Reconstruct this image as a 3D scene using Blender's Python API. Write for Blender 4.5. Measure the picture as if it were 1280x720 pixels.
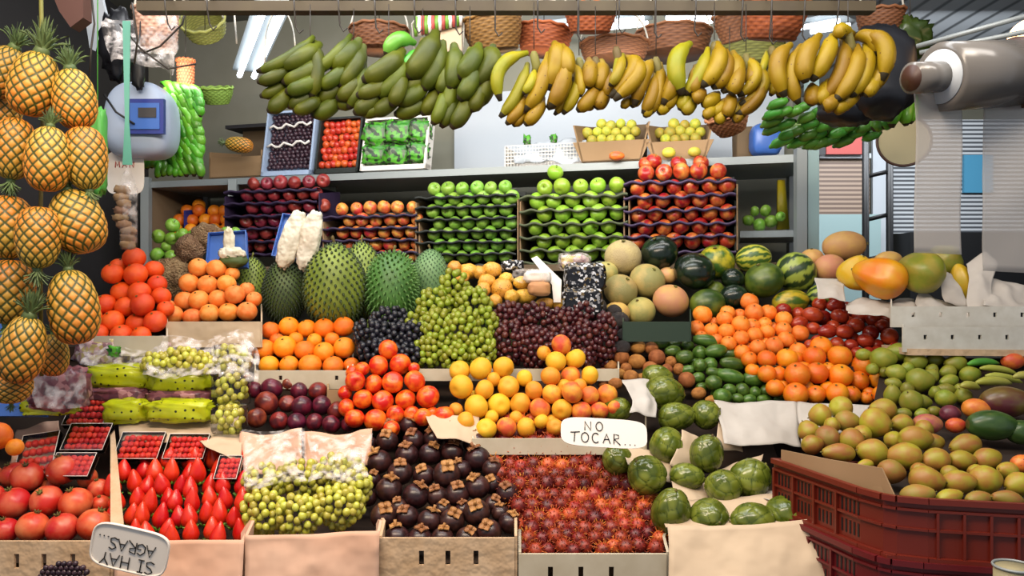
import bpy, math, random
import numpy as np
from mathutils import Vector, Matrix, Quaternion, noise
random.seed(7)
PI = math.pi
scn = bpy.context.scene
for o in list(bpy.data.objects): bpy.data.objects.remove(o)
COL = scn.collection

# ------------------------------------------------------------------ camera, world, lamps, exposure
F = 1000.0; CZ = 1.5                      # focal length in px of a 1280 wide frame; eye height
cam = bpy.data.objects.new('camera', bpy.data.cameras.new('camera')); COL.objects.link(cam)
cam.location = (0, 0, CZ); cam.rotation_euler = (PI/2, 0, 0)
cam.data.sensor_width = 36; cam.data.lens = 36*F/1280; cam.data.clip_start = .05
scn.camera = cam
scn.view_settings.view_transform = 'Standard'; scn.view_settings.look = 'None'
scn.view_settings.gamma = 1; scn.view_settings.use_curve_mapping = False
scn.view_settings.exposure = 0.0
w = bpy.data.worlds.new('market_air'); scn.world = w; w.use_nodes = True
bg = w.node_tree.nodes['Background']; bg.inputs[0].default_value = (.80, .87, 1, 1); bg.inputs[1].default_value = .5
def area(name, loc, target, size, sizey, power, color):
    l = bpy.data.lights.new(name, 'AREA'); l.shape = 'RECTANGLE'; l.size = size; l.size_y = sizey
    l.energy = power; l.color = color
    o = bpy.data.objects.new(name, l); COL.objects.link(o); o.location = loc
    o.rotation_euler = (Vector(target)-Vector(loc)).to_track_quat('-Z', 'Y').to_euler(); return o
area('stall_area_light', (-1.0, 1.25, 2.75), (-.85, 2.0, .9), 1.4, .3, 50, (1, .80, .60))
area('stall_area_light', (.35, 1.2, 2.8), (.35, 2.1, 1.0), 1.4, .25, 26, (1, .86, .70))
area('stall_area_light', (-.2, 2.3, 2.95), (0, 3.3, 1.3), 2.6, .3, 34, (.95, .97, 1))
area('stall_area_light', (1.2, 1.4, 2.8), (1.2, 3.0, 1.2), .8, .3, 10, (1, .93, .85))
area('stall_area_light', (-.3, 3.3, 3.12), (-.3, 4.3, 1.9), 3.0, .2, 22, (.97, .98, 1))  # added fill that brightens the back wall, no fixture belongs to it
area('stall_area_light', (-.1, 3.1, 2.35), (-.1, 4.2, 1.8), 2.6, .1, 16, (1, .97, .9))  # added unseen fill below the bar, lifts the dark shelf interior
area('hall_lamp_light', (2.6, 4.8, 3.0), (2.6, 6.0, 1.6), 2.0, .4, 60, (.9, .95, 1))

# ------------------------------------------------------------------ small helpers
def P(px, py, D): return Vector(((px-640)/F*D, D, CZ-(py-360)/F*D))
def Dg(y): return 2.3+(680-y)*.003                       # depth of the sloping display
def Ds(y, R=.035): return Dg(y)-(R-.035)/.65
def Z(ox, oy, s, L): return [(ox+a[0]/s, oy+a[1]/s)+tuple((v/s if isinstance(v, (int, float)) else v) for v in a[2:]) for a in L]
def Dshelf(px): return 3.944/(1+.2778*(px-640)/F)
SH_DIR = Vector((3.24, -.9, 0)).normalized(); SH_N = Vector((-.9, -3.24, 0)).normalized()
def lin(h):
    h = h.lstrip('#'); c = [int(h[i:i+2], 16)/255 for i in (0, 2, 4)]
    return tuple(((v+.055)/1.055)**2.4 if v > .04045 else v/12.92 for v in c)+(1,)
UN = ['zeroth','first','second','third','fourth','fifth','sixth','seventh','eighth','ninth','tenth','eleventh','twelfth','thirteenth','fourteenth','fifteenth','sixteenth','seventeenth','eighteenth','nineteenth','twentieth']
def ordw(n): return UN[n] if n <= 20 else 'twenty-'+UN[n-20]
def rowpos(pts, pitch):
    idx = sorted(range(len(pts)), key=lambda i: -pts[i][1]); rows = []; cur = []; y0 = None
    for i in idx:
        if y0 is None or y0-pts[i][1] <= pitch*.62: cur.append(i); y0 = pts[i][1] if y0 is None else y0
        else: rows.append(cur); cur = [i]; y0 = pts[i][1]
    if cur: rows.append(cur)
    out = {}
    for r, row in enumerate(rows):
        for k, i in enumerate(sorted(row, key=lambda i: pts[i][0])): out[i] = (r, k, len(row))
    return out
def rl(desc, rk):
    r, k, n = rk
    a = 'bottom row' if r == 0 else ordw(r+1)+' row from bottom'
    return '%s, %s%s' % (desc, a, '' if n == 1 else ', %s from left' % ordw(k+1))

# ------------------------------------------------------------------ materials
MATS = {}
def newmat(name):
    m = bpy.data.materials.new(name); m.use_nodes = True; MATS[name] = m
    return m, m.node_tree, m.node_tree.nodes['Principled BSDF']
def N(nt, t, **kw):
    n = nt.nodes.new(t)
    for k, v in kw.items():
        if k.startswith('i_'): n.inputs[k[2:].replace('_', ' ')].default_value = v
        else: setattr(n, k, v)
    return n
def mixc(nt, fac, a, b):
    m = nt.nodes.new('ShaderNodeMix'); m.data_type = 'RGBA'
    for s, v in ((m.inputs[0], fac), (m.inputs[6], a), (m.inputs[7], b)):
        if hasattr(v, 'is_output'): nt.links.new(v, s)
        else: s.default_value = v
    return m.outputs[2]
def fm(name, c1, c2=None, rough=.42, scale=1.6, lo=.4, hi=.6, bump=0, bs=18, val=.2, hue=.015, spot=None, ss=14, st=.22, metal=0, spec=.5, det=3, coat=0, trans=0):
    if name in MATS: return MATS[name]
    m, nt, b = newmat(name); L = nt.links
    tc = N(nt, 'ShaderNodeTexCoord'); oi = N(nt, 'ShaderNodeObjectInfo')
    add = N(nt, 'ShaderNodeVectorMath', operation='ADD'); L.new(tc.outputs['Object'], add.inputs[0])
    mul = N(nt, 'ShaderNodeMath', operation='MULTIPLY'); L.new(oi.outputs['Random'], mul.inputs[0]); mul.inputs[1].default_value = 37
    L.new(mul.outputs[0], add.inputs[1])
    c = lin(c1)
    if c2:
        nz = N(nt, 'ShaderNodeTexNoise'); nz.inputs['Scale'].default_value = scale; nz.inputs['Detail'].default_value = det
        L.new(add.outputs[0], nz.inputs['Vector'])
        mr = N(nt, 'ShaderNodeMapRange'); mr.inputs[1].default_value = lo; mr.inputs[2].default_value = hi
        L.new(nz.outputs[0], mr.inputs[0]); c = mixc(nt, mr.outputs[0], lin(c1), lin(c2))
    if spot:
        vo = N(nt, 'ShaderNodeTexVoronoi'); vo.inputs['Scale'].default_value = ss; L.new(add.outputs[0], vo.inputs['Vector'])
        mr = N(nt, 'ShaderNodeMapRange'); mr.inputs[1].default_value = st; mr.inputs[2].default_value = st*.6
        L.new(vo.outputs[0], mr.inputs[0]); c = mixc(nt, mr.outputs[0], c, lin(spot))
    hs = N(nt, 'ShaderNodeHueSaturation')
    for out, amt, base in (('Hue', hue, .5), ('Value', val, 1)):
        s = N(nt, 'ShaderNodeMapRange'); s.inputs[3].default_value = base-amt; s.inputs[4].default_value = base+amt*(.6 if out == 'Value' else 1)
        L.new(oi.outputs['Random'], s.inputs[0]); L.new(s.outputs[0], hs.inputs[out])
    if hasattr(c, 'is_output'): L.new(c, hs.inputs['Color'])
    else: hs.inputs['Color'].default_value = c
    L.new(hs.outputs[0], b.inputs['Base Color'])
    b.inputs['Roughness'].default_value = rough; b.inputs['Metallic'].default_value = metal
    b.inputs['Specular IOR Level'].default_value = spec; b.inputs['Coat Weight'].default_value = coat; b.inputs['Coat Roughness'].default_value = .15
    b.inputs['Transmission Weight'].default_value = trans
    if bump:
        nz = N(nt, 'ShaderNodeTexNoise'); nz.inputs['Scale'].default_value = bs; L.new(tc.outputs['Object'], nz.inputs['Vector'])
        bp = N(nt, 'ShaderNodeBump'); bp.inputs['Strength'].default_value = bump; bp.inputs['Distance'].default_value = .05
        L.new(nz.outputs[0], bp.inputs['Height']); L.new(bp.outputs[0], b.inputs['Normal'])
    return m
def fm2(name, ca, cb, cc=None, rough=.45, val=.15, lo=0., hi=1.):     # colour driven by the mesh attribute 'col' (skin cells of the fruit)
    m, nt, b = newmat(name); L = nt.links
    at = N(nt, 'ShaderNodeAttribute', attribute_name='col'); oi = N(nt, 'ShaderNodeObjectInfo')
    sep = N(nt, 'ShaderNodeSeparateColor'); L.new(at.outputs['Color'], sep.inputs[0])
    c = lin(cb)
    if cc: c = mixc(nt, sep.outputs[1], lin(cb), lin(cc))
    mr = N(nt, 'ShaderNodeMapRange'); mr.inputs[1].default_value = lo; mr.inputs[2].default_value = hi; L.new(sep.outputs[0], mr.inputs[0])
    c = mixc(nt, mr.outputs[0], lin(ca), c)
    hs = N(nt, 'ShaderNodeHueSaturation'); s = N(nt, 'ShaderNodeMapRange'); s.inputs[3].default_value = 1-val; s.inputs[4].default_value = 1+val
    L.new(oi.outputs['Random'], s.inputs[0]); L.new(s.outputs[0], hs.inputs['Value']); L.new(c, hs.inputs['Color'])
    L.new(hs.outputs[0], b.inputs['Base Color']); b.inputs['Roughness'].default_value = rough
    return m
def plain(name, c, rough=.6, metal=0, c2=None, scale=3, bump=0, bs=30, spec=.5):
    return fm(name, c, c2, rough, scale=scale, val=0, hue=0, metal=metal, bump=bump, bs=bs, spec=spec, lo=.3, hi=.7)
def clear(name, c='#ffffff', t=.75, rough=.12, bump=.6, bs=25):
    m, nt, b = newmat(name); L = nt.links
    b.inputs['Base Color'].default_value = lin(c); b.inputs['Roughness'].default_value = rough; b.inputs['Alpha'].default_value = 1-t
    if bump:
        tc = N(nt, 'ShaderNodeTexCoord'); nz = N(nt, 'ShaderNodeTexNoise'); nz.inputs['Scale'].default_value = bs; L.new(tc.outputs['Object'], nz.inputs['Vector'])
        bp = N(nt, 'ShaderNodeBump'); bp.inputs['Strength'].default_value = bump; L.new(nz.outputs[0], bp.inputs['Height']); L.new(bp.outputs[0], b.inputs['Normal'])
        mr = N(nt, 'ShaderNodeMapRange'); mr.inputs[1].default_value = .42; mr.inputs[2].default_value = .72; mr.inputs[3].default_value = max(0, 1-t-.12); mr.inputs[4].default_value = min(1, 1-t+.32)
        L.new(nz.outputs[0], mr.inputs[0]); L.new(mr.outputs[0], b.inputs['Alpha'])
    return m
def glassy(name, g=.07, rough=.08):
    m, nt, b = newmat(name); L = nt.links; nt.nodes.remove(b); o = nt.nodes['Material Output']
    t = N(nt, 'ShaderNodeBsdfTransparent'); gl = N(nt, 'ShaderNodeBsdfGlossy'); gl.inputs['Roughness'].default_value = rough
    mx = N(nt, 'ShaderNodeMixShader'); fr = N(nt, 'ShaderNodeFresnel'); fr.inputs[0].default_value = 1.25
    ad = N(nt, 'ShaderNodeMath', operation='ADD'); ad.inputs[1].default_value = g*.3; L.new(fr.outputs[0], ad.inputs[0]); L.new(ad.outputs[0], mx.inputs[0])
    L.new(t.outputs[0], mx.inputs[1]); L.new(gl.outputs[0], mx.inputs[2]); L.new(mx.outputs[0], o.inputs['Surface']); return m
def emis(name, c, s):
    m, nt, b = newmat(name); b.inputs['Base Color'].default_value = lin(c)
    b.inputs['Emission Color'].default_value = lin(c); b.inputs['Emission Strength'].default_value = s; return m
def stripes(name, ca, cb, scale, axis='z', rough=.4, dist=0, prof=.5, third=None):
    m, nt, b = newmat(name); L = nt.links
    tc = N(nt, 'ShaderNodeTexCoord'); wv = N(nt, 'ShaderNodeTexWave', wave_type='BANDS', bands_direction=axis.upper())
    wv.inputs['Scale'].default_value = scale; wv.inputs['Distortion'].default_value = dist; wv.inputs['Detail'].default_value = 2; L.new(tc.outputs['Object'], wv.inputs['Vector'])
    mr = N(nt, 'ShaderNodeMapRange'); mr.inputs[1].default_value = prof-.12; mr.inputs[2].default_value = prof+.12; L.new(wv.outputs[1], mr.inputs[0])
    L.new(mixc(nt, mr.outputs[0], lin(ca), lin(cb)), b.inputs['Base Color']); b.inputs['Roughness'].default_value = rough
    return m

M = {}
M['orange_red'] = fm('orange_red', 'e8480c', 'f05a14', .42, hue=.004, bump=.25, bs=22)
M['orange_pale'] = fm('orange_pale', 'ee8228', 'f09a48', .45, bump=.25, bs=22, val=.1)
M['orange'] = fm('orange', 'f07c0a', 'f48c18', .42, bump=.25, bs=22, val=.12)
M['mandarin'] = fm('mandarin', 'ee8c34', 'ec7818', .4, hue=.006, bump=.2, bs=20, val=.15)
M['tangerine'] = fm('tangerine', 'ea7010', 'e08a14', .35, hue=.006, bump=.2, bs=20, scale=.8, val=.15)
M['orange_back'] = fm('orange_back', 'f08a1c', 'e67812', .5, val=.2)
M['plum'] = fm('plum', '4a1622', '7c2028', .3, val=.5, hue=.03, scale=1.2)
M['nectarine'] = fm('nectarine', 'cc2810', 'ea721c', .33, scale=1.1, lo=.42, hi=.62, val=.15, hue=.005)
M['peach'] = fm('peach', 'e09a1c', 'd8a424', .6, scale=1.2, val=.1, hue=.02)
M['peach_blush'] = fm('peach_blush', 'e0922c', 'cc5428', .6, scale=.9, val=.1)
M['mangosteen'] = fm('mangosteen', '261112', '40201e', .32, val=.3)
M['calyx'] = fm('calyx', '8e5a30', 'ac7844', .6, val=.3, hue=.01, scale=.5)
M['rambutan'] = fm('rambutan', '5e120a', '8e2614', .45, val=.5, hue=.008)
M['rambutan_hair'] = fm('rambutan_hair', '74200e', 'b4501e', .5, val=.6, hue=.01, scale=.8)
M['pomegranate'] = fm('pomegranate', 'c42c1c', 'd8744a', .38, scale=.9, lo=.42, hi=.72, val=.12, hue=.006)
M['strawberry'] = fm('strawberry', 'c81c10', 'd83418', .3, hue=.004, scale=1, spot='e07030', ss=9, st=.12, val=.15)
M['leaf'] = fm('leaf', '4a7a22', '6a962e', .5)
M['pear'] = fm('pear', '9c9024', 'a0702c', .5, scale=1.1, val=.2, hue=.02)
M['pear_brown'] = fm('pear_brown', '96682e', '8a7a2a', .55, scale=1.2, val=.15)
M['guava_green'] = fm('guava_green', '7c8622', '8f8a2c', .45, scale=1.3, val=.3, hue=.02)
M['mango_green'] = fm('mango_green', '2c4a1e', '3c5a26', .3, val=.1)
M['mango_purple'] = fm('mango_purple', '5a2a2a', '6e6028', .3, scale=.8, val=.1)
M['mango_pink'] = fm('mango_pink', 'a85850', 'b47848', .45, val=.15)
M['mango_orange'] = fm('mango_orange', 'd8782c', 'cc5a30', .4, spot='4a2a14', ss=3, st=.14, val=.1)
M['mango_violet'] = fm('mango_violet', '5c2434', '70303c', .4, val=.1)
M['tamarillo'] = fm('tamarillo', '8a2010', 'aa3c20', .25, val=.25, hue=.005, scale=1)
M['avocado'] = fm('avocado', '385618', '527028', .3, scale=1.5, val=.3, hue=.01)
M['black_avocado'] = fm('black_avocado', '211d20', '342c2a', .5, val=.2, bump=.5, bs=12)
M['kiwi'] = fm('kiwi', '8c521c', 'a86a30', .7, val=.2, bump=.3)
M['grape_green'] = fm('grape_green', '7c8a1c', '949c34', .28, scale=1, val=.25, hue=.02)
M['grape_pale'] = fm('grape_pale', 'b0aa30', 'c4c058', .28, scale=1, val=.2, hue=.02)
M['grape_red'] = fm('grape_red', '3c1218', '5a2426', .3, val=.5, hue=.02)
M['grape_black'] = fm('grape_black', '0e0e16', '20202c', .35, val=.3)
M['stem'] = fm('stem', '5a4a1e', '6e6a2a', .7)
M['stem_green'] = fm('stem_green', '6a8a30', None, .6)
M['apple_green'] = fm('apple_green', '70a030', '8cb448', .3, scale=1, val=.15, hue=.012)
M['apple_lime'] = fm('apple_lime', '84ac2a', '98b83c', .3, scale=1, val=.15, hue=.012)
M['apple_red'] = fm('apple_red', 'a8241a', 'd07a34', .33, scale=1.1, lo=.42, hi=.66, val=.25, hue=.008)
M['apple_dark'] = fm('apple_dark', '701c28', '96343a', .33, scale=1, val=.3, hue=.02)
M['apple_peach'] = fm('apple_peach', 'c04430', 'd49040', .38, scale=1.1, val=.15, hue=.02)
M['purple_tray'] = plain('purple_tray', '2a1c38', .6)
M['violet_tray'] = plain('violet_tray', '3c2848', .6)
M['pulp_tray'] = plain('pulp_tray', '50563a', .8)
M['black_tray'] = plain('black_tray', '151a14', .6)
M['pineapple'] = fm2('pineapple', '3a400e', 'c87a26', 'b49238', .5, .12, .22, .6)
M['pineapple_leaf'] = fm('pineapple_leaf', '4c6038', '5e7444', .55, val=.2)
M['soursop_a'] = fm('soursop_a', '6a7c28', '7e8e34', .55, val=.05, hue=0); M['spike_a'] = fm('spike_a', '2c3c14', None, .6, val=.1, hue=0)
M['soursop_b'] = fm('soursop_b', '3c4e24', '4a5c2c', .6, val=.05, hue=0); M['spike_b'] = fm('spike_b', '1e2a12', None, .6, val=.1, hue=0)
M['soursop_c'] = fm('soursop_c', '3e6a2c', '4e7c36', .5, val=.05, hue=0); M['spike_c'] = fm('spike_c', '547c38', None, .6, val=.1, hue=0)
M['soursop_d'] = fm('soursop_d', '5a7c4c', '6a8a58', .6, val=.05, hue=0); M['spike_d'] = fm('spike_d', '41603a', None, .6, val=.1, hue=0)
M['cherimoya'] = fm2('cherimoya', '34440e', '4a5614', '70782a', .22, .15, .0, .6)
M['melon'] = fm('melon', 'a8906a', 'b8a070', .7, bump=.3, bs=16, val=.15, scale=1)
M['melon_green'] = fm('melon_green', '8e8a50', 'b09a58', .6, val=.1, scale=1, bump=.2)
M['melon_peach'] = fm('melon_peach', 'c08860', 'c49a58', .6, val=.1, scale=1)
M['melon_yellow'] = fm('melon_yellow', 'c89c54', 'c08e58', .55, val=.08)
M['water_dark'] = fm('water_dark', '0e1a10', '1a2a18', .22, val=.15)
M['water_green'] = fm('water_green', '2c4414', '5c6c20', .35, scale=1.2, val=.2)
M['water_gold'] = fm('water_gold', '3c5a16', 'b09a22', .35, scale=1.7, val=.1)
M['guava_yellow'] = fm('guava_yellow', 'd09a2c', 'dca84a', .45, spot='6a4014', ss=5, st=.3, val=.15)
M['guava_shelf'] = fm('guava_shelf', 'c8b43a', 'b0b040', .5, val=.2, hue=.03)
M['papaya'] = fm('papaya', 'd09012', 'd87018', .35, scale=.7, val=.03)
M['papaya_yellow'] = fm('papaya_yellow', 'cc9e1c', 'c4a228', .35, val=.03)
M['papaya_green'] = fm('papaya_green', '7c8428', '968c34', .4, val=.1)
M['yam'] = fm('yam', '7a5a40', '9c7c5c', .9, bump=.8, bs=8, val=.15)
M['tomato'] = fm('tomato', 'c0441c', 'd0582a', .3, val=.2)
M['jocote'] = fm('jocote', '2a1c28', '4a3038', .35, val=.4)
M['raspberry'] = fm('raspberry', 'd0241c', 'e03a2c', .4, hue=.004, bump=.3, bs=6, val=.2)
M['flesh'] = fm('flesh', 'd8d2c0', 'b4a080', .6, scale=6, lo=.5, hi=.8, val=0, bump=.5, bs=20)
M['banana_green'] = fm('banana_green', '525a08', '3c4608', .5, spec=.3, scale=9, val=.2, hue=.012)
M['banana_bright'] = fm('banana_bright', '4c9a2a', '62ac3c', .4, scale=9, val=.15)
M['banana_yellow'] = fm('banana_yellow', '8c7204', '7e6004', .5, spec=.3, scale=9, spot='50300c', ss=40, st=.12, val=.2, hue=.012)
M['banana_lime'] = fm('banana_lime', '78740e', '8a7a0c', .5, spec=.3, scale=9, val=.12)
M['banana_tip'] = plain('banana_tip', '2c2410', .7)
M['plantain'] = fm('plantain', '5aa034', '44862a', .4, scale=9, val=.2)
M['plantain_leafy'] = fm('plantain_leafy', '5aa824', '3c7c1a', .35, scale=5, val=.2)
M['pepper'] = fm('pepper', 'a4a83c', 'b0b050', .4, scale=9, val=.2)
M['kraft'] = plain('kraft', 'b88c64', .85, c2='a87c56', bump=.2)
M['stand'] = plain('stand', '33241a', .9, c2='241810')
M['crate_wood'] = plain('crate_wood', 'c8ac8c', .8, c2='b89874', scale=14, bump=.2)
M['crate_white'] = plain('crate_white', 'c2b8a2', .75, c2='b2a68e', scale=12)
M['card'] = plain('card', '9a7c5a', .85, c2='8a6c4a')
M['card_dark'] = plain('card_dark', '6e5a42', .85)
M['paper'] = plain('paper', 'c4ae92', .75, c2='baa286', bump=.35, bs=9)
M['paper_white'] = plain('paper_white', 'bcb6ae', .7, c2='aea69c', bump=.35, bs=9)
M['paper_pink'] = plain('paper_pink', 'cc9c80', .75, c2='cca890', bump=.3, bs=9)
M['foam'] = plain('foam', 'e4dcd2', .6)
M['ink'] = plain('ink', '151210', .6)
M['styro'] = plain('styro', 'c8c6bc', .7, c2='b8b4a8', scale=20)
M['red_plastic'] = plain('red_plastic', '661c0c', .42)
M['wine_plastic'] = plain('wine_plastic', '5e0f14', .42)
M['blue_plastic'] = plain('blue_plastic', '3a62ac', .35)
M['blue_dark'] = plain('blue_dark', '22307c', .4)
M['green_plastic'] = plain('green_plastic', '26382a', .5)
M['green_bag'] = plain('green_bag', '4c9a3c', .5)
M['metal_grey'] = plain('metal_grey', '8e9494', .45, metal=.2)
M['metal_dark'] = plain('metal_dark', '1e1e20', .45, metal=.3)
M['wire'] = plain('wire', '2c2620', .5)
M['wire_light'] = plain('wire_light', 'b0aca0', .5)
M['wood_beam'] = plain('wood_beam', '463a22', .7, c2='3a2e1a', scale=7)
M['wood_red'] = plain('wood_red', '5a3a30', .7)
M['wall_olive'] = plain('wall_olive', '8a887a', .85, c2='7e7c6c')
M['wall_white'] = plain('wall_white', 'b4bac0', .6)
M['dark_panel'] = plain('dark_panel', '302e30', .6)
M['ceiling'] = plain('ceiling', '6a6a62', .85)
M['floor'] = plain('floor', '4a4640', .7)
M['shutter_brown'] = stripes('shutter_brown', '6a564a', 'a08a78', 9, 'z', .5)
M['shutter_white'] = stripes('shutter_white', '54575c', 'c8ccd0', 9, 'z', .5)
M['roof_slat'] = stripes('roof_slat', '45484a', 'a4a8ac', 2.2, 'x', .5, prof=.12)
M['teal_panel'] = plain('teal_panel', '8ea6a6', .5)
M['black'] = plain('black', '0c0c0e', .5)
M['black_bag'] = plain('black_bag', '16171c', .4)
M['brown_edge'] = plain('brown_edge', '3a1e10', .5)
M['cream'] = plain('cream', '9c9270', .6)
M['sign_blue'] = plain('sign_blue', '4a94b8', .6)
M['sign_red'] = plain('sign_red', 'b04a44', .6)
M['clear'] = clear('clear', 'f4ece8', .86, .1, .9, 30)
M['clear_box'] = glassy('clear_box')
M['film'] = clear('film', 'a8a4a0', .5, .35, 0)
M['film_roll'] = plain('film_roll', '64605c', .22)
M['film_thin'] = clear('film_thin', 'd8d4d0', .66, .3, 0)
M['tube'] = emis('tube', 'eaf4ff', 5)
M['lamp_warm'] = emis('lamp_warm', 'ffc890', 9)
M['window_glow'] = emis('window_glow', 'dceaff', 2.2)
M['tape'] = plain('tape', '5a9a88', .5)
M['scale_body'] = plain('scale_body', '9cacc4', .4)
M['wick_brown'] = fm2('wick_brown', '3a1c0e', '80502e', None, .7, .0)
M['wick_gold'] = fm2('wick_gold', '3c260c', '9c7238', None, .7, .0)
M['wick_orange'] = fm2('wick_orange', '5c2410', 'ac5c30', None, .7, .0)
M['wick_pink'] = fm2('wick_pink', '9a6450', 'dcb8a0', None, .7, .0)
M['wick_olive'] = fm2('wick_olive', '3c3c14', '84843c', None, .7, .0)
M['wick_green'] = fm2('wick_green', '44601c', '8caa44', None, .7, .0)
def dotted():
    m, nt, b = newmat('dotted_wrap'); L = nt.links
    tc = N(nt, 'ShaderNodeTexCoord'); vo = N(nt, 'ShaderNodeTexVoronoi'); vo.inputs['Scale'].default_value = 38; vo.inputs['Randomness'].default_value = .35
    L.new(tc.outputs['Object'], vo.inputs['Vector'])
    mr = N(nt, 'ShaderNodeMapRange'); mr.inputs[1].default_value = .2; mr.inputs[2].default_value = .14; L.new(vo.outputs[0], mr.inputs[0])
    nz = N(nt, 'ShaderNodeTexNoise'); nz.inputs['Scale'].default_value = 20; L.new(tc.outputs['Object'], nz.inputs['Vector'])
    base = mixc(nt, nz.outputs[0], lin('8c9c0c'), lin('c4c61e'))
    L.new(mixc(nt, mr.outputs[0], base, lin('28300a')), b.inputs['Base Color']); b.inputs['Roughness'].default_value = .25; return m
M['dotted'] = dotted()
def mottle(name, cols, scale, rough=.3):
    m, nt, b = newmat(name); L = nt.links
    tc = N(nt, 'ShaderNodeTexCoord'); vo = N(nt, 'ShaderNodeTexVoronoi'); vo.inputs['Scale'].default_value = scale; L.new(tc.outputs['Object'], vo.inputs['Vector'])
    sp = N(nt, 'ShaderNodeSeparateColor'); L.new(vo.outputs['Color'], sp.inputs[0]); cr = N(nt, 'ShaderNodeValToRGB'); cr.color_ramp.interpolation = 'CONSTANT'
    e = cr.color_ramp.elements; e[0].color = lin(cols[0]); e[1].color = lin(cols[-1]); e[1].position = 1-1/len(cols)
    for i, c in enumerate(cols[1:-1]): q = e.new((i+1)/len(cols)); q.color = lin(c)
    L.new(sp.outputs[0], cr.inputs[0]); L.new(cr.outputs[0], b.inputs['Base Color']); b.inputs['Roughness'].default_value = rough
    return m
M['garlic_mix'] = mottle('garlic_mix', ['c8a4a0', 'a88a88', 'd8c4bc', '8c6468', 'b4a060'], 60)
M['onion_mix'] = mottle('onion_mix', ['6a3a44', '8a5a5e', '54303a', 'a8787a', '7a4a50'], 45)
M['herb_mix'] = mottle('herb_mix', ['2f7a18', '54a026', '1e3016', '489024', '5a6a48'], 60, .4)
M['blackpack_mix'] = mottle('blackpack_mix', ['101014', '1c1c20', '101012', 'c8c8cc', '18181c', '101014', '8a8a8c', '141416', '6a5a3a'], 110, .2)

# ------------------------------------------------------------------ mesh building
class MB:
    def __init__(s): s.v = []; s.f = []; s.mi = []; s.c = None
    def add(s, V, Fc, mi=0):
        n = len(s.v); s.v += [tuple(p) for p in V]; s.f += [tuple(i+n for i in f) for f in Fc]; s.mi += [mi]*len(Fc); return s
    def box(s, c, d, R=None, mi=0):
        c = Vector(c); d = Vector(d)/2; V = []
        for x in (-1, 1):
            for y in (-1, 1):
                for z in (-1, 1):
                    p = Vector((x*d.x, y*d.y, z*d.z)); V.append(c+(R @ p if R else p))
        return s.add(V, [(0,1,3,2),(4,6,7,5),(0,4,5,1),(2,3,7,6),(0,2,6,4),(1,5,7,3)], mi)
    def prism(s, pts, off, mi=0):
        n = len(pts); pts = [Vector(p) for p in pts]; off = Vector(off)
        return s.add(pts+[p+off for p in pts], [tuple(range(n)), tuple(range(2*n-1, n-1, -1))]+[(i, i+n, (i+1) % n+n, (i+1) % n) for i in range(n)], mi)
    def tube(s, pts, r, n=6, mi=0, closed=False):
        pts = [Vector(p) for p in pts]; m = len(pts); rr = r if isinstance(r, (list, tuple)) else [r]*m
        V = []; up = None
        for i in range(m):
            d = (pts[(i+1) % m]-pts[i-1]) if closed else pts[min(i+1, m-1)]-pts[max(i-1, 0)]
            if d.length < 1e-9: d = Vector((0, 0, 1))
            d.normalize()
            if up is None: up = Vector((0, 0, 1)) if abs(d.z) < .9 else Vector((1, 0, 0))
            a = d.cross(up); a = a.normalized() if a.length > 1e-6 else d.orthogonal().normalized(); b = a.cross(d).normalized(); up = b
            V += [pts[i]+a*(rr[i]*math.cos(2*PI*k/n))+b*(rr[i]*math.sin(2*PI*k/n)) for k in range(n)]
        Fc = [(i*n+k, i*n+(k+1) % n, ((i+1) % m)*n+(k+1) % n, ((i+1) % m)*n+k) for i in range(m if closed else m-1) for k in range(n)]
        if not closed: Fc += [tuple(range(n-1, -1, -1)), tuple((m-1)*n+k for k in range(n))]
        return s.add(V, Fc, mi)
    def mesh(s, name, mats, smooth=True, col=None):
        me = bpy.data.meshes.new(name); me.from_pydata(s.v, [], s.f)
        for m in (mats if isinstance(mats, (list, tuple)) else [mats]): me.materials.append(M[m] if isinstance(m, str) else m)
        me.polygons.foreach_set('material_index', s.mi)
        if smooth: me.polygons.foreach_set('use_smooth', [True]*len(s.f))
        if col:
            at = me.color_attributes.new('col', 'FLOAT_COLOR', 'POINT')
            at.data.foreach_set('color', [x for c in col for x in (c[0], c[1], 0, 1)])
        me.update(); return me
def surf(nu, nv, fn):                       # closed surface of revolution-like parametrisation; fn(theta, t) -> (x,y,z[,c0,c1])
    mb = MB(); V = []; C = []
    def put(q): V.append(q[:3]); C.append((q[3] if len(q) > 3 else 0, q[4] if len(q) > 4 else 0))
    put(fn(0, 0))
    for j in range(1, nv):
        for i in range(nu): put(fn(2*PI*i/nu, PI*j/nv))
    put(fn(0, PI)); last = len(V)-1
    Fc = [(0, 1+i, 1+(i+1) % nu) for i in range(nu)]
    for j in range(nv-2):
        a = 1+j*nu; b = a+nu; Fc += [(a+i, b+i, b+(i+1) % nu, a+(i+1) % nu) for i in range(nu)]
    a = 1+(nv-2)*nu; Fc += [(a+i, last, a+(i+1) % nu) for i in range(nu)]
    mb.add(V, Fc); return mb, C
def fib(n):
    g = PI*(3-math.sqrt(5)); return [Vector((math.sqrt(max(0, 1-z*z))*math.cos(g*i), math.sqrt(max(0, 1-z*z))*math.sin(g*i), z)) for i, z in ((i, 1-2*(i+.5)/n) for i in range(n))]

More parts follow.
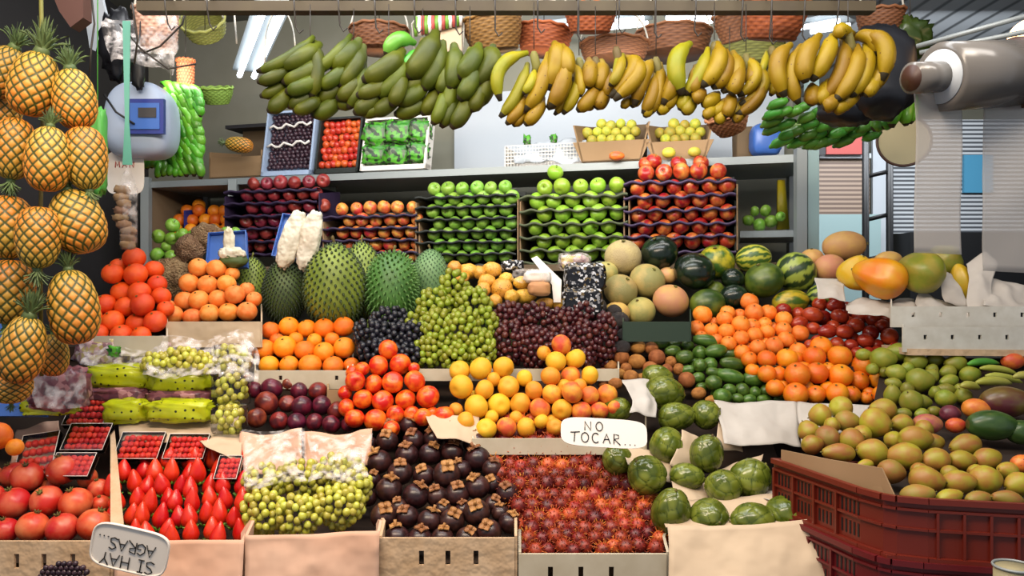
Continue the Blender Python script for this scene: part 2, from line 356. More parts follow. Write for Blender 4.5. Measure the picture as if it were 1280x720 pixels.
def link(name, me, parent=None, loc=None, rot=None, sc=None):
    o = bpy.data.objects.new(name, me); COL.objects.link(o)
    if parent is not None: o.parent = parent
    if loc is not None: o.location = loc
    if rot is not None: o.rotation_mode = 'QUATERNION'; o.rotation_quaternion = rot
    if sc is not None: o.scale = sc
    return o
def tag(o, label, cat, group=None, kind=None):
    o['label'] = label; o['category'] = cat
    if group: o['group'] = group
    if kind: o['kind'] = kind
    return o
def thing(name, label, cat, loc=(0, 0, 0), group=None):
    return tag(link(name, None, None, loc), label, cat, group)
def struct(name, mb, m, smooth=False):
    o = link(name, mb.mesh(name, m, smooth)); o['kind'] = 'structure'; return o
def solo(name, mb, m, label, cat, group=None, smooth=True, col=None):     # one-mesh thing, origin moved to its own middle
    vs = [Vector(v) for v in mb.v]; c = sum(vs, Vector())/len(vs); mb.v = [tuple(v-c) for v in vs]
    return tag(link(name, mb.mesh(name, m, smooth, col), None, c), label, cat, group)
def part(name, mb, m, parent, smooth=True, col=None, label=None):
    c = Vector(parent.location); mb.v = [tuple(Vector(v)-c) for v in mb.v]
    o = link(name, mb.mesh(name, m, smooth, col), parent)
    if label: o['label'] = label
    return o

# ------------------------------------------------------------------ unit fruit meshes (axis = z, radius about 1)
def ball(name, m, nu=18, nv=12, fn=None):
    mb, _ = surf(nu, nv, fn or (lambda a, t: (math.sin(t)*math.cos(a), math.sin(t)*math.sin(a), math.cos(t))))
    return mb.mesh(name, m)
def lump(amp, fr, seed):
    def f(a, t):
        p = Vector((math.sin(t)*math.cos(a), math.sin(t)*math.sin(a), math.cos(t)))
        return tuple(p*(1+amp*noise.noise(p*fr+Vector((seed, seed*2, 0)))))
    return f
def dimple(top=.3, bot=.15, tap=0., groove=0., wid=.3):
    def f(a, t):
        r = math.sin(t)*(1+tap*math.cos(t)); z = math.cos(t)
        z *= .93*(1-(top if z > 0 else bot)*math.exp(-(math.sin(t)/wid)**2))
        aa = min(a, 2*PI-a); r *= 1-groove*math.exp(-(aa/.2)**2)*math.sin(t)
        return (r*math.cos(a), r*math.sin(a), z)
    return f
def pearf(neck=.35):
    def f(a, t):
        z = math.cos(t); r = math.sin(t)*(1-neck*max(0, z+.1)**1.1); z *= .98*(1-.12*math.exp(-(math.sin(t)/.25)**2))
        return (r*math.cos(a), r*math.sin(a), z)
    return f
def pointed(k=.12):
    return lambda a, t: (math.sin(t)**(1+k)*math.cos(a), math.sin(t)**(1+k)*math.sin(a), math.cos(t)) if 0 < t < PI else (0, 0, math.cos(t))
def strawf(a, t):
    z = math.cos(t); r = math.sin(t)*(1-.42*(z+.3) if z > -.3 else 1)*.98
    r *= 1+.04*math.sin(3*a); return (r*math.cos(a), r*math.sin(a), z)
KINDS = {}
def kind(key, name, parts): KINDS[key] = (name, parts)
def apple_stem():
    mb = MB(); mb.tube([(0, 0, .62), (.03, 0, .8), (.1, 0, 1.02)], [.05, .04, .06], 5); return mb.mesh('stem', 'stem')
STEM = apple_stem()
for k, m, nm in (('apple_green', 'apple_green', 'green_apple'), ('apple_lime', 'apple_lime', 'green_apple'), ('apple_red', 'apple_red', 'red_apple'), ('apple_dark', 'apple_dark', 'red_apple'), ('apple_peach', 'apple_peach', 'red_apple')):
    kind(k, nm, [('flesh', ball('flesh', m, 18, 14, dimple(.34, .22, .08))), ('stem', STEM)])
def button():
    mb = MB(); mb.v = []; V = [(0, 0, .965)]+[((.11 if i % 2 else .06)*math.cos(i*PI/5), (.11 if i % 2 else .06)*math.sin(i*PI/5), .985) for i in range(10)]
    V2 = [(x, y, z-.06) for x, y, z in V]
    return mb.add(V+V2, [(0, 1+i, 1+(i+1) % 10) for i in range(10)]+[(1+i, 12+i, 12+(i+1) % 10, 1+(i+1) % 10) for i in range(10)]).mesh('calyx', 'stem', False)
BUT = button()
for k, nm in (('orange_red', 'orange'), ('orange_pale', 'orange'), ('orange', 'orange')):
    kind(k, nm, [('peel', ball('peel', k, 20, 14, dimple(.04, .05))), ('calyx', BUT)])
kind('orange_back', 'orange', [('o', ball('peel', 'orange_back', 14, 10))])
for k in ('mandarin', 'tangerine'): kind(k, 'tangerine', [('peel', ball('peel', k, 18, 12, dimple(.1, .1))), ('calyx', BUT)])
kind('plum', 'plum', [('o', ball('plum', 'plum', 18, 12, dimple(.15, .02, 0, .07)))])
kind('nectarine', 'nectarine', [('o', ball('nectarine', 'nectarine', 24, 14, dimple(.22, .02, 0, .08)))])
kind('peach', 'peach', [('o', ball('peach', 'peach', 24, 14, dimple(.2, .02, 0, .07)))])
kind('peach_blush', 'peach', [('o', ball('peach', 'peach_blush', 24, 14, dimple(.2, .02, 0, .07)))])
def calyx4(seed):
    random.seed(seed); mb = MB()
    for q in range(4):
        a0 = q*PI/2+random.uniform(-.15, .15); V = []; nr = 4
        for i in range(nr+1):
            f = i/nr; rr = .12+.5*f; wd = (.30*math.sin(PI*min(1, .25+f*.72)))
            z = math.sqrt(max(0, 1-rr*rr))*.95+.06+.14*f*random.uniform(.6, 1.3)
            for s in (-1, 0, 1):
                V.append((rr*math.cos(a0)-s*wd*math.sin(a0), rr*math.sin(a0)+s*wd*math.cos(a0), z+.05*abs(s)))
        n = len(V); V2 = [(x, y, z-.07) for x, y, z in V]; Fc = []
        for i in range(nr):
            for s in range(2):
                a = i*3+s; Fc += [(a, a+1, a+4, a+3), (n+a+3, n+a+4, n+a+1, n+a)]
        bd = [0, 1, 2, 5, 8, 11, 14, 13, 12, 9, 6, 3]
        Fc += [(bd[i], bd[(i+1) % 12], n+bd[(i+1) % 12], n+bd[i]) for i in range(12)]
        mb.add(V+V2, Fc)
    mb.tube([(0, 0, .9), (0, 0, 1.1), (.05, 0, 1.38)], [.16, .12, .13], 7)
    return mb.mesh('calyx', 'calyx')
MB_M = ball('rind', 'mangosteen', 20, 14, dimple(.08, .05))
for i in range(3): kind('mangosteen%d' % i, 'mangosteen', [('rind', MB_M), ('calyx', calyx4(i+3))])
def ramb(seed):
    random.seed(seed); mb, _ = surf(12, 8, lump(.08, 2, seed))
    for p in fib(46):
        p = (p+Vector([random.uniform(-.1, .1) for _ in range(3)])).normalized(); q = (p+Vector([random.uniform(-.5, .5) for _ in range(3)])).normalized()
        mb.tube([p*.93, p*1.12+q*.08, p*1.16+q*.3], [.075, .05, .02], 4, 1)
    return mb.mesh('rambutan', ['rambutan', 'rambutan_hair'])
M['rambutan_bright'] = fm('rambutan_bright', 'a02c18', 'c85a2a', .45, val=.3, hue=.01); M['rambutan_hair_bright'] = fm('rambutan_hair_bright', 'c0481e', 'c8802c', .5, val=.3, hue=.012, scale=.8)
for i in range(4): kind('rambutan%d' % i, 'rambutan', [('o', ramb(i+20))])
KINDS['rambutan2'][1][0][1].materials[0] = M['rambutan_bright']; KINDS['rambutan2'][1][0][1].materials[1] = M['rambutan_hair_bright']
KINDS['rambutan3'][1][0][1].materials[1] = M['rambutan_hair_bright']
def crown5():
    mb = MB(); mb.tube([(0, 0, .85), (0, 0, 1.0), (0, 0, 1.12)], [.3, .2, .25], 10)
    for i in range(6):
        a = i*PI/3; mb.tube([(.2*math.cos(a), .2*math.sin(a), 1.05), (.3*math.cos(a), .3*math.sin(a), 1.2), (.42*math.cos(a), .42*math.sin(a), 1.32)], [.09, .07, .01], 4)
    mb.v = [(x*.6, y*.6, .9+(z-.9)*.5) for x, y, z in mb.v]; return mb.mesh('crown', 'stem')
def pomf(a, t):
    p = dimple(.02, .05)(a, t); k = 1+.025*math.cos(6*a)*math.sin(t); return (p[0]*k, p[1]*k, p[2])
kind('pomegranate', 'pomegranate', [('rind', ball('rind', 'pomegranate', 24, 16, pomf)), ('crown', crown5())])
def cap():
    mb = MB()
    for i in range(8):
        a = i*PI/4; mb.tube([(.1*math.cos(a), .1*math.sin(a), -.98), (.55*math.cos(a), .55*math.sin(a), -.92), (.95*math.cos(a), .95*math.sin(a), -.72)], [.14, .17, .02], 4)
    return mb.mesh('leafy_cap', 'leaf')
kind('strawberry', 'strawberry', [('flesh', ball('flesh', 'strawberry', 18, 14, strawf)), ('leafy_cap', cap())])
for k, m, nm in (('pear', 'pear', 'pear'), ('pear_brown', 'pear_brown', 'pear'), ('guava_green', 'guava_green', 'green_guava')):
    kind(k, nm, [('flesh', ball('flesh', m, 22, 16, pearf(.28))), ('stem', STEM)])
for k in ('mango_green', 'mango_purple', 'mango_pink', 'mango_orange', 'mango_violet'): kind(k, 'mango', [('o', ball('mango', k, 22, 16, pearf(.12)))])
kind('tamarillo', 'tamarillo', [('o', ball('tamarillo', 'tamarillo', 18, 14, pointed(.15)))])
kind('avocado', 'avocado', [('o', ball('avocado', 'avocado', 18, 14, pearf(.08)))])
kind('black_avocado', 'avocado', [('o', ball('avocado', 'black_avocado', 20, 14, pearf(.15)))])
kind('kiwi', 'kiwi', [('o', ball('kiwi', 'kiwi', 18, 12, dimple(.06, .06)))])
for k in ('melon', 'melon_green', 'melon_peach', 'melon_yellow'): kind(k, 'melon', [('rind', ball('rind', k, 32, 20, dimple(.04, .03))), ('stem', BUT)])
for k in ('water_dark', 'water_green', 'water_gold'): kind(k, 'watermelon', [('rind', ball('rind', k, 32, 20, dimple(.04, .03))), ('stem', BUT)])
def wat(name, ca, cb, n):
    def f(a, t):
        x = math.sin(t)*math.cos(a); y = math.sin(t)*math.sin(a); z = math.cos(t)
        wob = .22*noise.noise(Vector((x*3, y*3, z*5)))+.06*noise.noise(Vector((x*14, y*14, z*14)))
        s = math.cos(n*(a+wob)); c = 1 if s > .15 else (0 if s < -.15 else (s+.15)/.3)
        return (x, y, z, c, 0)
    mb, C = surf(96, 28, f); fm2(name, ca, cb, None, .35, 0)
    M[name] = MATS[name]; return mb.mesh('rind', name, col=C)
kind('water_stripe', 'watermelon', [('rind', wat('w_stripe', '23381a', '8c9a3c', 9)), ('stem', BUT)])
kind('water_stripe2', 'watermelon', [('rind', wat('w_stripe2', '3c5a1c', 'b0ac3a', 11)), ('stem', BUT)])
kind('guava_yellow', 'yellow_guava', [('o', ball('yellow_guava', 'guava_yellow', 20, 14, lump(.12, 2.5, 3)))])
kind('guava_shelf', 'yellow_guava', [('o', ball('yellow_guava', 'guava_shelf', 14, 10, dimple(.08, .03)))])
kind('yam', 'brown_mamey', [('o', ball('brown_mamey', 'yam', 28, 20, lump(.3, 2.2, 5)))])
kind('tomato', 'tomato', [('o', ball('tomato', 'tomato', 14, 10, dimple(.1, .02)))])
kind('jocote', 'dark_plum', [('o', ball('dark_plum', 'jocote', 10, 8))])
kind('raspberry', 'raspberry', [('o', ball('raspberry', 'raspberry', 12, 9, lump(.14, 6, 2)))])
def papf(a, t):
    z = math.cos(t); k = 1+.06*math.cos(5*a)*math.sin(t)**.5; r = math.sin(t)*(1-.25*z)*k; return (r*math.cos(a), r*math.sin(a), z)
for k in ('papaya', 'papaya_yellow', 'papaya_green'): kind(k, 'papaya', [('flesh', ball('flesh', k, 40, 22, papf)), ('stem', STEM)])
def soursop(key, m, ms, n, L, seed, hook=.12):
    random.seed(seed)
    def f(a, t):
        p = Vector((math.sin(t)*math.cos(a), math.sin(t)*math.sin(a), math.cos(t)))
        q = p*(1+.05*noise.noise(p*1.5+Vector((seed, 0, 0)))); q.z -= .04*(1-p.z); return tuple(q)
    mb, _ = surf(36, 24, f)
    for p in fib(n):
        th = math.atan2(p.y, p.x); t = math.acos(max(-1, min(1, p.z))); b = Vector(f(th, t))
        nrm = Vector((p.x, p.y, p.z*.7)).normalized(); mb.tube([b-nrm*.03, b+nrm*L*.6, b+nrm*L+Vector((0, 0, -hook*.6))], [.055, .032, .006], 5, 1)
    me = mb.mesh('skin', [m, ms]); s = MB(); s.tube([(0, 0, .95), (.02, 0, 1.12), (.1, 0, 1.2)], [.09, .05, .06], 6)
    kind(key, 'soursop', [('skin', me), ('stem', s.mesh('stem', 'stem'))])
soursop('soursop_a', 'soursop_a', 'spike_a', 420, .085, 1)
soursop('soursop_b', 'soursop_b', 'spike_b', 520, .1, 2)
soursop('soursop_c', 'soursop_c', 'spike_c', 330, .17, 3)
soursop('soursop_d', 'soursop_d', 'spike_d', 420, .07, 4)
def cheri(key, seed, n=34):
    random.seed(seed); pts = [(p+Vector([random.uniform(-.12, .12) for _ in range(3)])).normalized() for p in fib(n)]
    def f(a, t):
        p = Vector((math.sin(t)*math.cos(a), math.sin(t)*math.sin(a), math.cos(t)))
        d = sorted((p-q).length for q in pts)[:2]; e = min(1, (d[1]-d[0])/.16)
        r = .94+.06*min(1, e*1.2)**.5+.05*noise.noise(p*1.4+Vector((seed, 0, 0)))
        g = max(0, min(1, .5+1.8*noise.noise(p*1.8+Vector((seed, 9, 0)))))
        return (p.x*r*(1-.12*p.z), p.y*r*(1-.12*p.z), p.z*r, e, g)
    mb, C = surf(64, 40, f); s = MB(); s.tube([(0, 0, .85), (0, 0, 1.05)], [.08, .06], 6)
    kind(key, 'cherimoya', [('skin', mb.mesh('skin', 'cherimoya', col=C)), ('stem', s.mesh('stem', 'stem'))])
for i in range(3): cheri('cherimoya%d' % i, i+2)

def put(key, pos, sc, direction, label, cat, group=None, spin=None):
    name, parts = KINDS[key]; q = Vector(direction).to_track_quat('Z', 'Y') @ Quaternion((0, 0, 1), random.uniform(0, 2*PI) if spin is None else spin)
    if len(parts) == 1: return tag(link(name, parts[0][1], None, pos, q, sc), label, cat, group)
    o = tag(link(name, None, None, pos, q, sc), label, cat, group)
    for pn, me in parts: link(pn, me, o)
    return o
def relax(pos, rad, it=30, k=.95, wx=.15, wz=.15):
    p = np.array([tuple(v) for v in pos]); r = np.array(rad); n = len(r)
    if n < 2: return [Vector(v) for v in p]
    S = (r[:, None]+r[None, :])*k
    for _ in range(it):
        d = p[:, None, :]-p[None, :, :]; L = np.sqrt((d**2).sum(2))+1e-9; ov = np.clip(S-L, 0, None); np.fill_diagonal(ov, 0)
        d[:, :, 1] += np.sign(d[:, :, 1]+1e-6)*.004*0
        mv = (d/L[:, :, None]*ov[:, :, None]*.3).sum(1); mv[:, 0] *= wx; mv[:, 2] *= wz; p += mv
    return [Vector(v) for v in p]
def pile(L, key, desc, cat, group, D=None, aim='rand', pitch=None, seed=1, k=.95, jig=.0, gr=1.06):
    """L: (px, py, rx[, ry][, key]) seen outlines of the fruits; D(px, py, R) their distance; rows are counted for the label"""
    random.seed(seed); items = []
    for a in L:
        kk = key; a = list(a)
        if isinstance(a[-1], str): kk = a.pop()
        rx = a[2]*gr; ry = (a[3] if len(a) > 3 else a[2])*gr; R0 = (rx+ry)/2
        d = (D(a[0], a[1], R0/F*2.7) if D else Ds(a[1], R0/F*2.7)); items.append([a[0], a[1], rx, ry, kk, d])
    pos = relax([P(i[0], i[1], i[5]) for i in items], [min(i[2], i[3])*.5/F*i[5]+max(i[2], i[3])*.5/F*i[5] for i in items], k=k)
    rp = rowpos([(i[0], i[1]) for i in items], pitch or np.mean([i[3] for i in items])*1.7); out = []
    for n, (i, p) in enumerate(zip(items, pos)):
        x, y, rx, ry, kk, d = i; s = p.y/F; kk = kk if kk in KINDS else kk+str(random.randrange(3 if kk != 'rambutan' else 4))
        J = lambda v: random.uniform(-v, v)
        if abs(rx-ry) > .12*max(rx, ry):
            lo, hi = min(rx, ry)*s, max(rx, ry)*s
            dr = Vector((random.choice((-1, 1)), J(.35), J(.25))) if rx > ry else Vector((J(.25), -.25+J(.2), random.choice((1, 1, -1)) if aim != 'up' else 1))
            sc = (lo, lo, hi)
        else:
            R = (rx+ry)/2*s; sc = (R, R, R)
            dr = {'rand': Vector((J(1), J(1)-.2, J(1)+.2)), 'up': Vector((J(.12), J(.12), 1)), 'cam': Vector((J(.5), -1, J(.5))), 'upcam': Vector((J(.45), -.4+J(.5), 1)), 'down': Vector((J(.3), .3, -1))}[aim]
            if dr.length < .1: dr = Vector((0, 0, 1))
        if kk.startswith('strawberry'): dr = Vector((J(.16), J(.16), 1)); sc = (rx*s, rx*s, ry*s)
        ds = desc if isinstance(desc, str) else desc[kk if kk in desc else '*']
        out.append(put(kk, p, sc, dr, rl(ds, rp[n]), cat, group))
    return out
def inpoly(x, y, poly):
    c = False; n = len(poly)
    for i in range(n):
        x1, y1 = poly[i]; x2, y2 = poly[i-1]
        if (y1 > y) != (y2 > y) and x < (x2-x1)*(y-y1)/(y2-y1)+x1: c = not c
    return c
def hexfill(poly, px, py, r, jx=.12, seed=1, ry=None):
    random.seed(seed); ys = [p[1] for p in poly]; xs = [p[0] for p in poly]; y = max(ys)-r*.7; k = 0; out = []
    while y > min(ys):
        x = min(xs)+(px/2 if k % 2 else 0)
        while x < max(xs):
            if inpoly(x, y, poly):
                s = random.uniform(.92, 1.08); out.append((x+random.uniform(-jx, jx)*px, y+random.uniform(-jx, jx)*py, r*s)+((ry*s,) if ry else ()))
            x += px
        y -= py; k += 1
    return out
def sheet(name, corners, m, label=None, cat=None, amp=.01, fr=6, nu=16, nv=12, sag=0, thick=.0018, seed=0, parent=None, group=None):
    """crumpled sheet over 4+ world corners (tl, tr, br, bl)"""
    a, b, c, d = [Vector(v) for v in corners]; nrm = (b-a).cross(d-a).normalized(); mb = MB(); V = []
    for j in range(nv+1):
        for i in range(nu+1):
            u, v = i/nu, j/nv; p = a.lerp(b, u).lerp(d.lerp(c, u), v)
            q = noise.noise(p*fr+Vector((seed*3.1, 0, 0)))+.5*noise.noise(p*fr*2.7+Vector((0, seed*1.7, 0)))
            e = Vector((noise.noise(p*fr+Vector((5, seed, 1))), 0, noise.noise(p*fr+Vector((9, seed, 4)))))
            V.append(p+nrm*(amp*q)+e*amp*.8+Vector((0, 0, -sag*4*u*(1-u)*(1-v))))
    n = len(V); V2 = [p-nrm*thick for p in V]; w = nu+1; Fc = []
    for j in range(nv):
        for i in range(nu):
            k = j*w+i; Fc += [(k, k+1, k+w+1, k+w), (n+k+w, n+k+w+1, n+k+1, n+k)]
    bd = list(range(w))+[j*w+nu for j in range(1, nv+1)]+[nv*w+i for i in range(nu-1, -1, -1)]+[j*w for j in range(nv-1, 0, -1)]
    Fc += [(bd[i], n+bd[i], n+bd[(i+1) % len(bd)], bd[(i+1) % len(bd)]) for i in range(len(bd))]
    mb.add(V+V2, Fc)
    if parent is not None: return part(name, mb, m, parent)
    return solo(name, mb, m, label, cat, group)
def PS(L): return [P(*q) for q in L]
def pillow(c, hx, hy, hz, seed, nu=28, nv=18, amp=.1, e=.55):
    def f(a, t):
        sx = math.sin(t)*math.cos(a); sy = math.sin(t)*math.sin(a); sz = math.cos(t)
        g = lambda v: math.copysign(abs(v)**e, v)
        p = Vector((sx, sy, sz)); k = 1+amp*noise.noise(p*3+Vector((seed*2.3, 0, 0)))+amp*.5*noise.noise(p*8+Vector((0, seed, 0)))
        return (c[0]+g(sx)*hx*k, c[1]+g(sy)*hy*k, c[2]+g(sz)*hz*k)
    return surf(nu, nv, f)[0]

# ================================================================== THE SETTING
struct('floor', MB().box((0.5, 4, -.05), (9, 10, .1)), 'floor')
def shP(px, off=0, z=0):                    # point on the shelf line, moved off metres behind it
    D = Dshelf(px); p = Vector(((px-640)/F*D, D, z)); return p-SH_N*off
a, b = shP(60, .62), shP(1003, .62)
def slabwall(a, b, z0, z1, th=.06): 
    a = Vector(a); b = Vector(b); n = Vector((-(b-a).y, (b-a).x, 0)).normalized()*th
    return MB().prism([(a.x, a.y, z0), (b.x, b.y, z0), (b.x, b.y, z1), (a.x, a.y, z1)], n)
struct('wall_back', slabwall(a, b, 0, 3.3), 'wall_olive')
struct('wall_left', slabwall((-2.45, 5.4, 0), (-2.35, 2.2, 0), 0, 3.3), 'dark_panel')
struct('wall_far', slabwall((-3, 7.6, 0), (5.2, 7.4, 0), 0, 3.6), 'wall_olive')
struct('wall_right', slabwall((4.9, 7.5, 0), (4.4, 1, 0), 0, 3.6), 'dark_panel')
struct('ceiling', MB().box((-.85, 4.2, 3.22), (4.6, 3.6, .06)), 'ceiling')
mb = MB(); mb.box((3.3, 5.0, 3.3), (3.6, 5.4, .04)); struct('ceiling_right', mb, 'roof_slat')
# white board fixed on the back wall behind the upper shelf
a, b = shP(520, .58), shP(990, .58)
struct('trim_1', slabwall(a, b, 2.15, 2.62, .02), 'wall_white')
a, b = shP(250, .56), shP(312, .56)
# ------------------------------------------------ shelf unit
su = thing('shelf_unit', 'grey metal shelf unit with long upper shelf behind the piled fruit', 'shelf unit', shP(600, .2, 1.0))
def shelfboard(x0, x1, z, dep, th, m, nm='shelf_board', f=0.):
    p, q = shP(x0, f, z), shP(x1, f, z); d = -SH_N*dep
    part(nm, MB().prism([p, q, q+d, p+d], (0, 0, -th)), m, su, False)
shelfboard(186, 1000, 2.10, .55, .035, 'metal_grey')
shelfboard(186, 1000, 1.61, .5, .03, 'card_dark', f=-.16)
shelfboard(925, 1000, 1.76, .5, .03, 'metal_grey')
for x, m in ((186, 'metal_grey'), (292, 'metal_grey'), (1000, 'metal_grey')):
    for off in ((0, .52) if x != 292 else (.02,)):
        p = shP(x, off-.02); part('post', MB().box((p.x, p.y, (0 if x != 292 else 1.62)+1.06 if x != 292 else 1.86), (.045, .045, 2.12 if x != 292 else .46)), m, su, False)
p = shP(1006, .0); part('post', MB().box((p.x+.03, p.y, 1.3), (.05, .05, 2.6)), 'teal_panel', su, False)
p, q = shP(186, .0, 1.66), shP(186, .5, 1.66); part('side_panel', MB().prism([p, q, q+Vector((0, 0, .42)), p+Vector((0, 0, .42))], (-.01, 0, 0)), 'card_dark', su, False)
# small upper wall shelf at the left carrying the green basket
p, q = shP(240, .3, 2.46), shP(312, .3, 2.46); d = -SH_N*.3
solo('wall_shelf', MB().prism([p, q, q+d, p+d], (0, 0, -.02)), 'dark_panel', 'narrow dark wall shelf above the cardboard box holding a pineapple', 'shelf', smooth=False)

# ------------------------------------------------ display stand (sloping boards under the fruit)
st = thing('display_stand', 'dark stepped stand sloping up under all the piled fruit', 'display stand', (-.2, 2.9, 0))
def slope(ys, off, X0, X1, Df, nm='sloping_board', m='stand', Q=(.62, -.78)):
    o = Vector((0, Q[0], Q[1])); mb = MB(); V = [P(640, y, Df(y))+o*f for y, f in zip(ys, off)]
    pts = [Vector((X0, v.y, v.z)) for v in V]
    low = [Vector((X0, v.y+.03, v.z-.05)) for v in reversed(V)]
    part(nm, mb.prism(pts+low, (X1-X0, 0, 0)), m, st, False)
slope([690, 640, 590, 540, 490, 440, 405], [.055, .075, .095, .11, .12, .13, .14], -1.85, .92, Dg)
mb = MB(); mb.box((-.3, 3.42, 1.25), (3.1, .56, .04)); part('ledge', mb, 'stand', st, False)
mb = MB()
for x in (-1.6, -.5, .6):
    for y in (2.5, 3.3): mb.box((x, y, (.55 if y < 3 else 1.2)/2), (.07, .07, .55 if y < 3 else 1.2))
part('trestle', mb, 'stand', st, False)
mb = MB(); mb.box((-.35, 2.4, .585), (2.75, .32, .03)); part('front_ledge', mb, 'stand', st, False)
def Dr(y): return 2.14+(600-y)*.0045
def DR(x, y, R): return Dr(y)-(R-.035)/.65
oo = Vector((0, .4, -.9))*.06
A = [P(640, y, Dr(y))+oo for y in (640, 520, 430)]; A = [Vector((x, v.y, v.z)) for v, x in zip(A, (.95, 1.12, 1.36))]
A = A+[Vector((2.0, v.y, v.z)) for v in reversed(A)]
part('sloping_board', MB().prism(A, (0, .02, -.05)), 'stand', st, False)
mb = MB(); mb.box((1.5, 3.15, 1.20), (1.2, .5, .03)); mb.box((1.5, 3.3, .6), (1.1, .07, 1.2)); part('rear_ledge', mb, 'stand', st, False)
# crossing sloped piece that carries the mandarins and tamarillos
# ------------------------------------------------ far right: shutters, ladder, panels
def wallrect(name, x0, y0, x1, y1, D, m, label, cat, th=.03, kindv=None):
    p, q = P(x0, y0, D), P(x1, y1, D); mb = MB().box((0, 0, 0), (abs(q.x-p.x), th, abs(p.z-q.z)))
    o = link(name, mb.mesh(name, m, False), None, (p+q)/2)
    if kindv: o['kind'] = kindv
    else: tag(o, label, cat)
    return o
wallrect('door_1', 1008, 197, 1086, 268, 6.2, 'shutter_brown', '', '', kindv='structure')
wallrect('wall_panel_low', 1006, 268, 1100, 480, 6.1, 'teal_panel', '', '', kindv='structure').name = 'wall_stall'
wallrect('door_2', 1112, 150, 1400, 292, 6.6, 'shutter_white', '', '', kindv='structure')
wallrect('shop_counter', 1118, 293, 1400, 420, 6.3, 'black', 'black counter below the white rolling shutter', 'counter', .5)
wallrect('trim_2', 1006, 192, 1088, 198, 6.15, 'wall_white', '', '', kindv='structure')
s = wallrect('shop_sign', 1032, 168, 1080, 193, 6.1, 'sign_red', 'reddish shop sign panel above the brown rolling shutter', 'sign')
wallrect('shop_sign', 1010, 172, 1031, 194, 6.08, 'dark_panel', 'small dark sign panel left of the reddish one, above the brown shutter', 'sign')
wallrect('notice_board', 1204, 194, 1240, 241, 6.56, 'sign_blue', 'light blue notice hanging on the white rolling shutter', 'notice')
wallrect('wall_column', 1090, 150, 1108, 330, 6.3, 'wall_white', '', '', kindv='structure').name = 'wall_pillar'
ld = thing('ladder', 'tall black metal ladder in front of the brown shutter', 'ladder', P(1097, 400, 4.9))
for x in (1082, 1112): part('rail', MB().tube([P(x, 664, 4.9), P(x, 135, 4.9)], .022, 8), 'metal_dark', ld)
for y in (165, 218, 272, 322): part('rung', MB().tube([P(1082, y+3, 4.9), P(1112, y-4, 4.9)], .013, 8), 'metal_dark', ld)
# ------------------------------------------------ overhead beam, hooks, lamps
solo('ceiling_beam', MB().box((-.02, 2.75, 2.462), (2.52, .05, .034)), 'wood_beam', 'long brown wooden bar across the top carrying hooks and bananas', 'beam', smooth=False)
for x, ln in ((210, 26), (262, 26), (370, 30), (425, 28), (470, 30), (519, 30), (570, 32), (619, 34), (672, 30), (722, 40), (773, 30), (818, 36), (868, 34), (926, 40), (962, 44), (1003, 40), (1045, 30)):
    t = P(x, 4, 2.70); mb = MB(); dz = Vector((0, 0, -1))
    mb.tube([t+Vector((0, .05, .02)), t+Vector((0, .0, .03)), t+Vector((0, -.025, 0)), t+dz*.03+Vector((0, -.02, 0)), t+dz*(ln/F*2.7), t+dz*(ln/F*2.7+.02)+Vector((.012, 0, 0)), t+dz*(ln/F*2.7+.008)+Vector((.024, 0, 0))], .0028, 6)
    HK = solo('metal_hook', mb, 'wire', 'thin dark wire hook hanging from the wooden bar', 'hook', 'hooks on the overhead bar')
    HK['hookx'] = x
hooks = [o for o in COL.objects if o.name.startswith('metal_hook')]
for i, o in enumerate(hooks):
    o['label'] = 'thin dark wire hook on the wooden bar, %s of the hooks from the left' % ordw(i+1); del o['hookx']
def tubelamp(p, q, label, wid=.12, n=2, m='tube', r=.014):
    p, q = Vector(p), Vector(q); c = (p+q)/2; t = thing('fluorescent_lamp', label, 'ceiling lamp', c+Vector((0, 0, .04)))
    d = (q-p).normalized(); s = d.cross(Vector((0, 0, 1))).normalized(); up = Vector((0, 0, 1))
    part('housing', MB().prism([p-s*wid/2+up*.03, p-s*wid*.3+up*.07, p+s*wid*.3+up*.07, p+s*wid/2+up*.03], q-p), 'metal_grey', t, False)
    for i in range(n):
        o = s*((i-(n-1)/2)*wid*.5); part('tube', MB().tube([p+o+d*.02, q+o-d*.02], r, 10), m, t)
tubelamp(P(342, 12, 3.3), P(308, 96, 4.4), 'twin tube fluorescent lamp glowing white above the green bananas', .15, r=.015)
tubelamp(P(672, 40, 4.35), P(812, 26, 4.1), 'long bluish fluorescent lamp behind the hanging wicker baskets', .16)
tubelamp(P(830, 28, 4.0), P(900, 20, 3.9), 'short bluish fluorescent lamp right of the long one, behind baskets', .2)
tubelamp(P(1003, 38, 4.4), P(1060, 28, 4.2), 'white fluorescent lamp above the large yellow banana hand', .22)
t = thing('warm_lamp', 'warm glowing round lamp at the upper right edge', 'lamp', P(1292, 48, 2.6))
mb, _ = surf(20, 14, lambda a, t: (math.sin(t)*math.cos(a)*.075, math.sin(t)*math.sin(a)*.075, math.cos(t)*.065)); part('bulb', MB().add([Vector(v)+t.location for v in mb.v], mb.f), 'lamp_warm', t)
mb = MB(); c = t.location; mb.tube([c+Vector((0, 0, .05)), c+Vector((0, 0, .14)), c+Vector((0, 0, .5))], [.03, .025, .01], 8); part('fitting', mb, 'metal_dark', t)

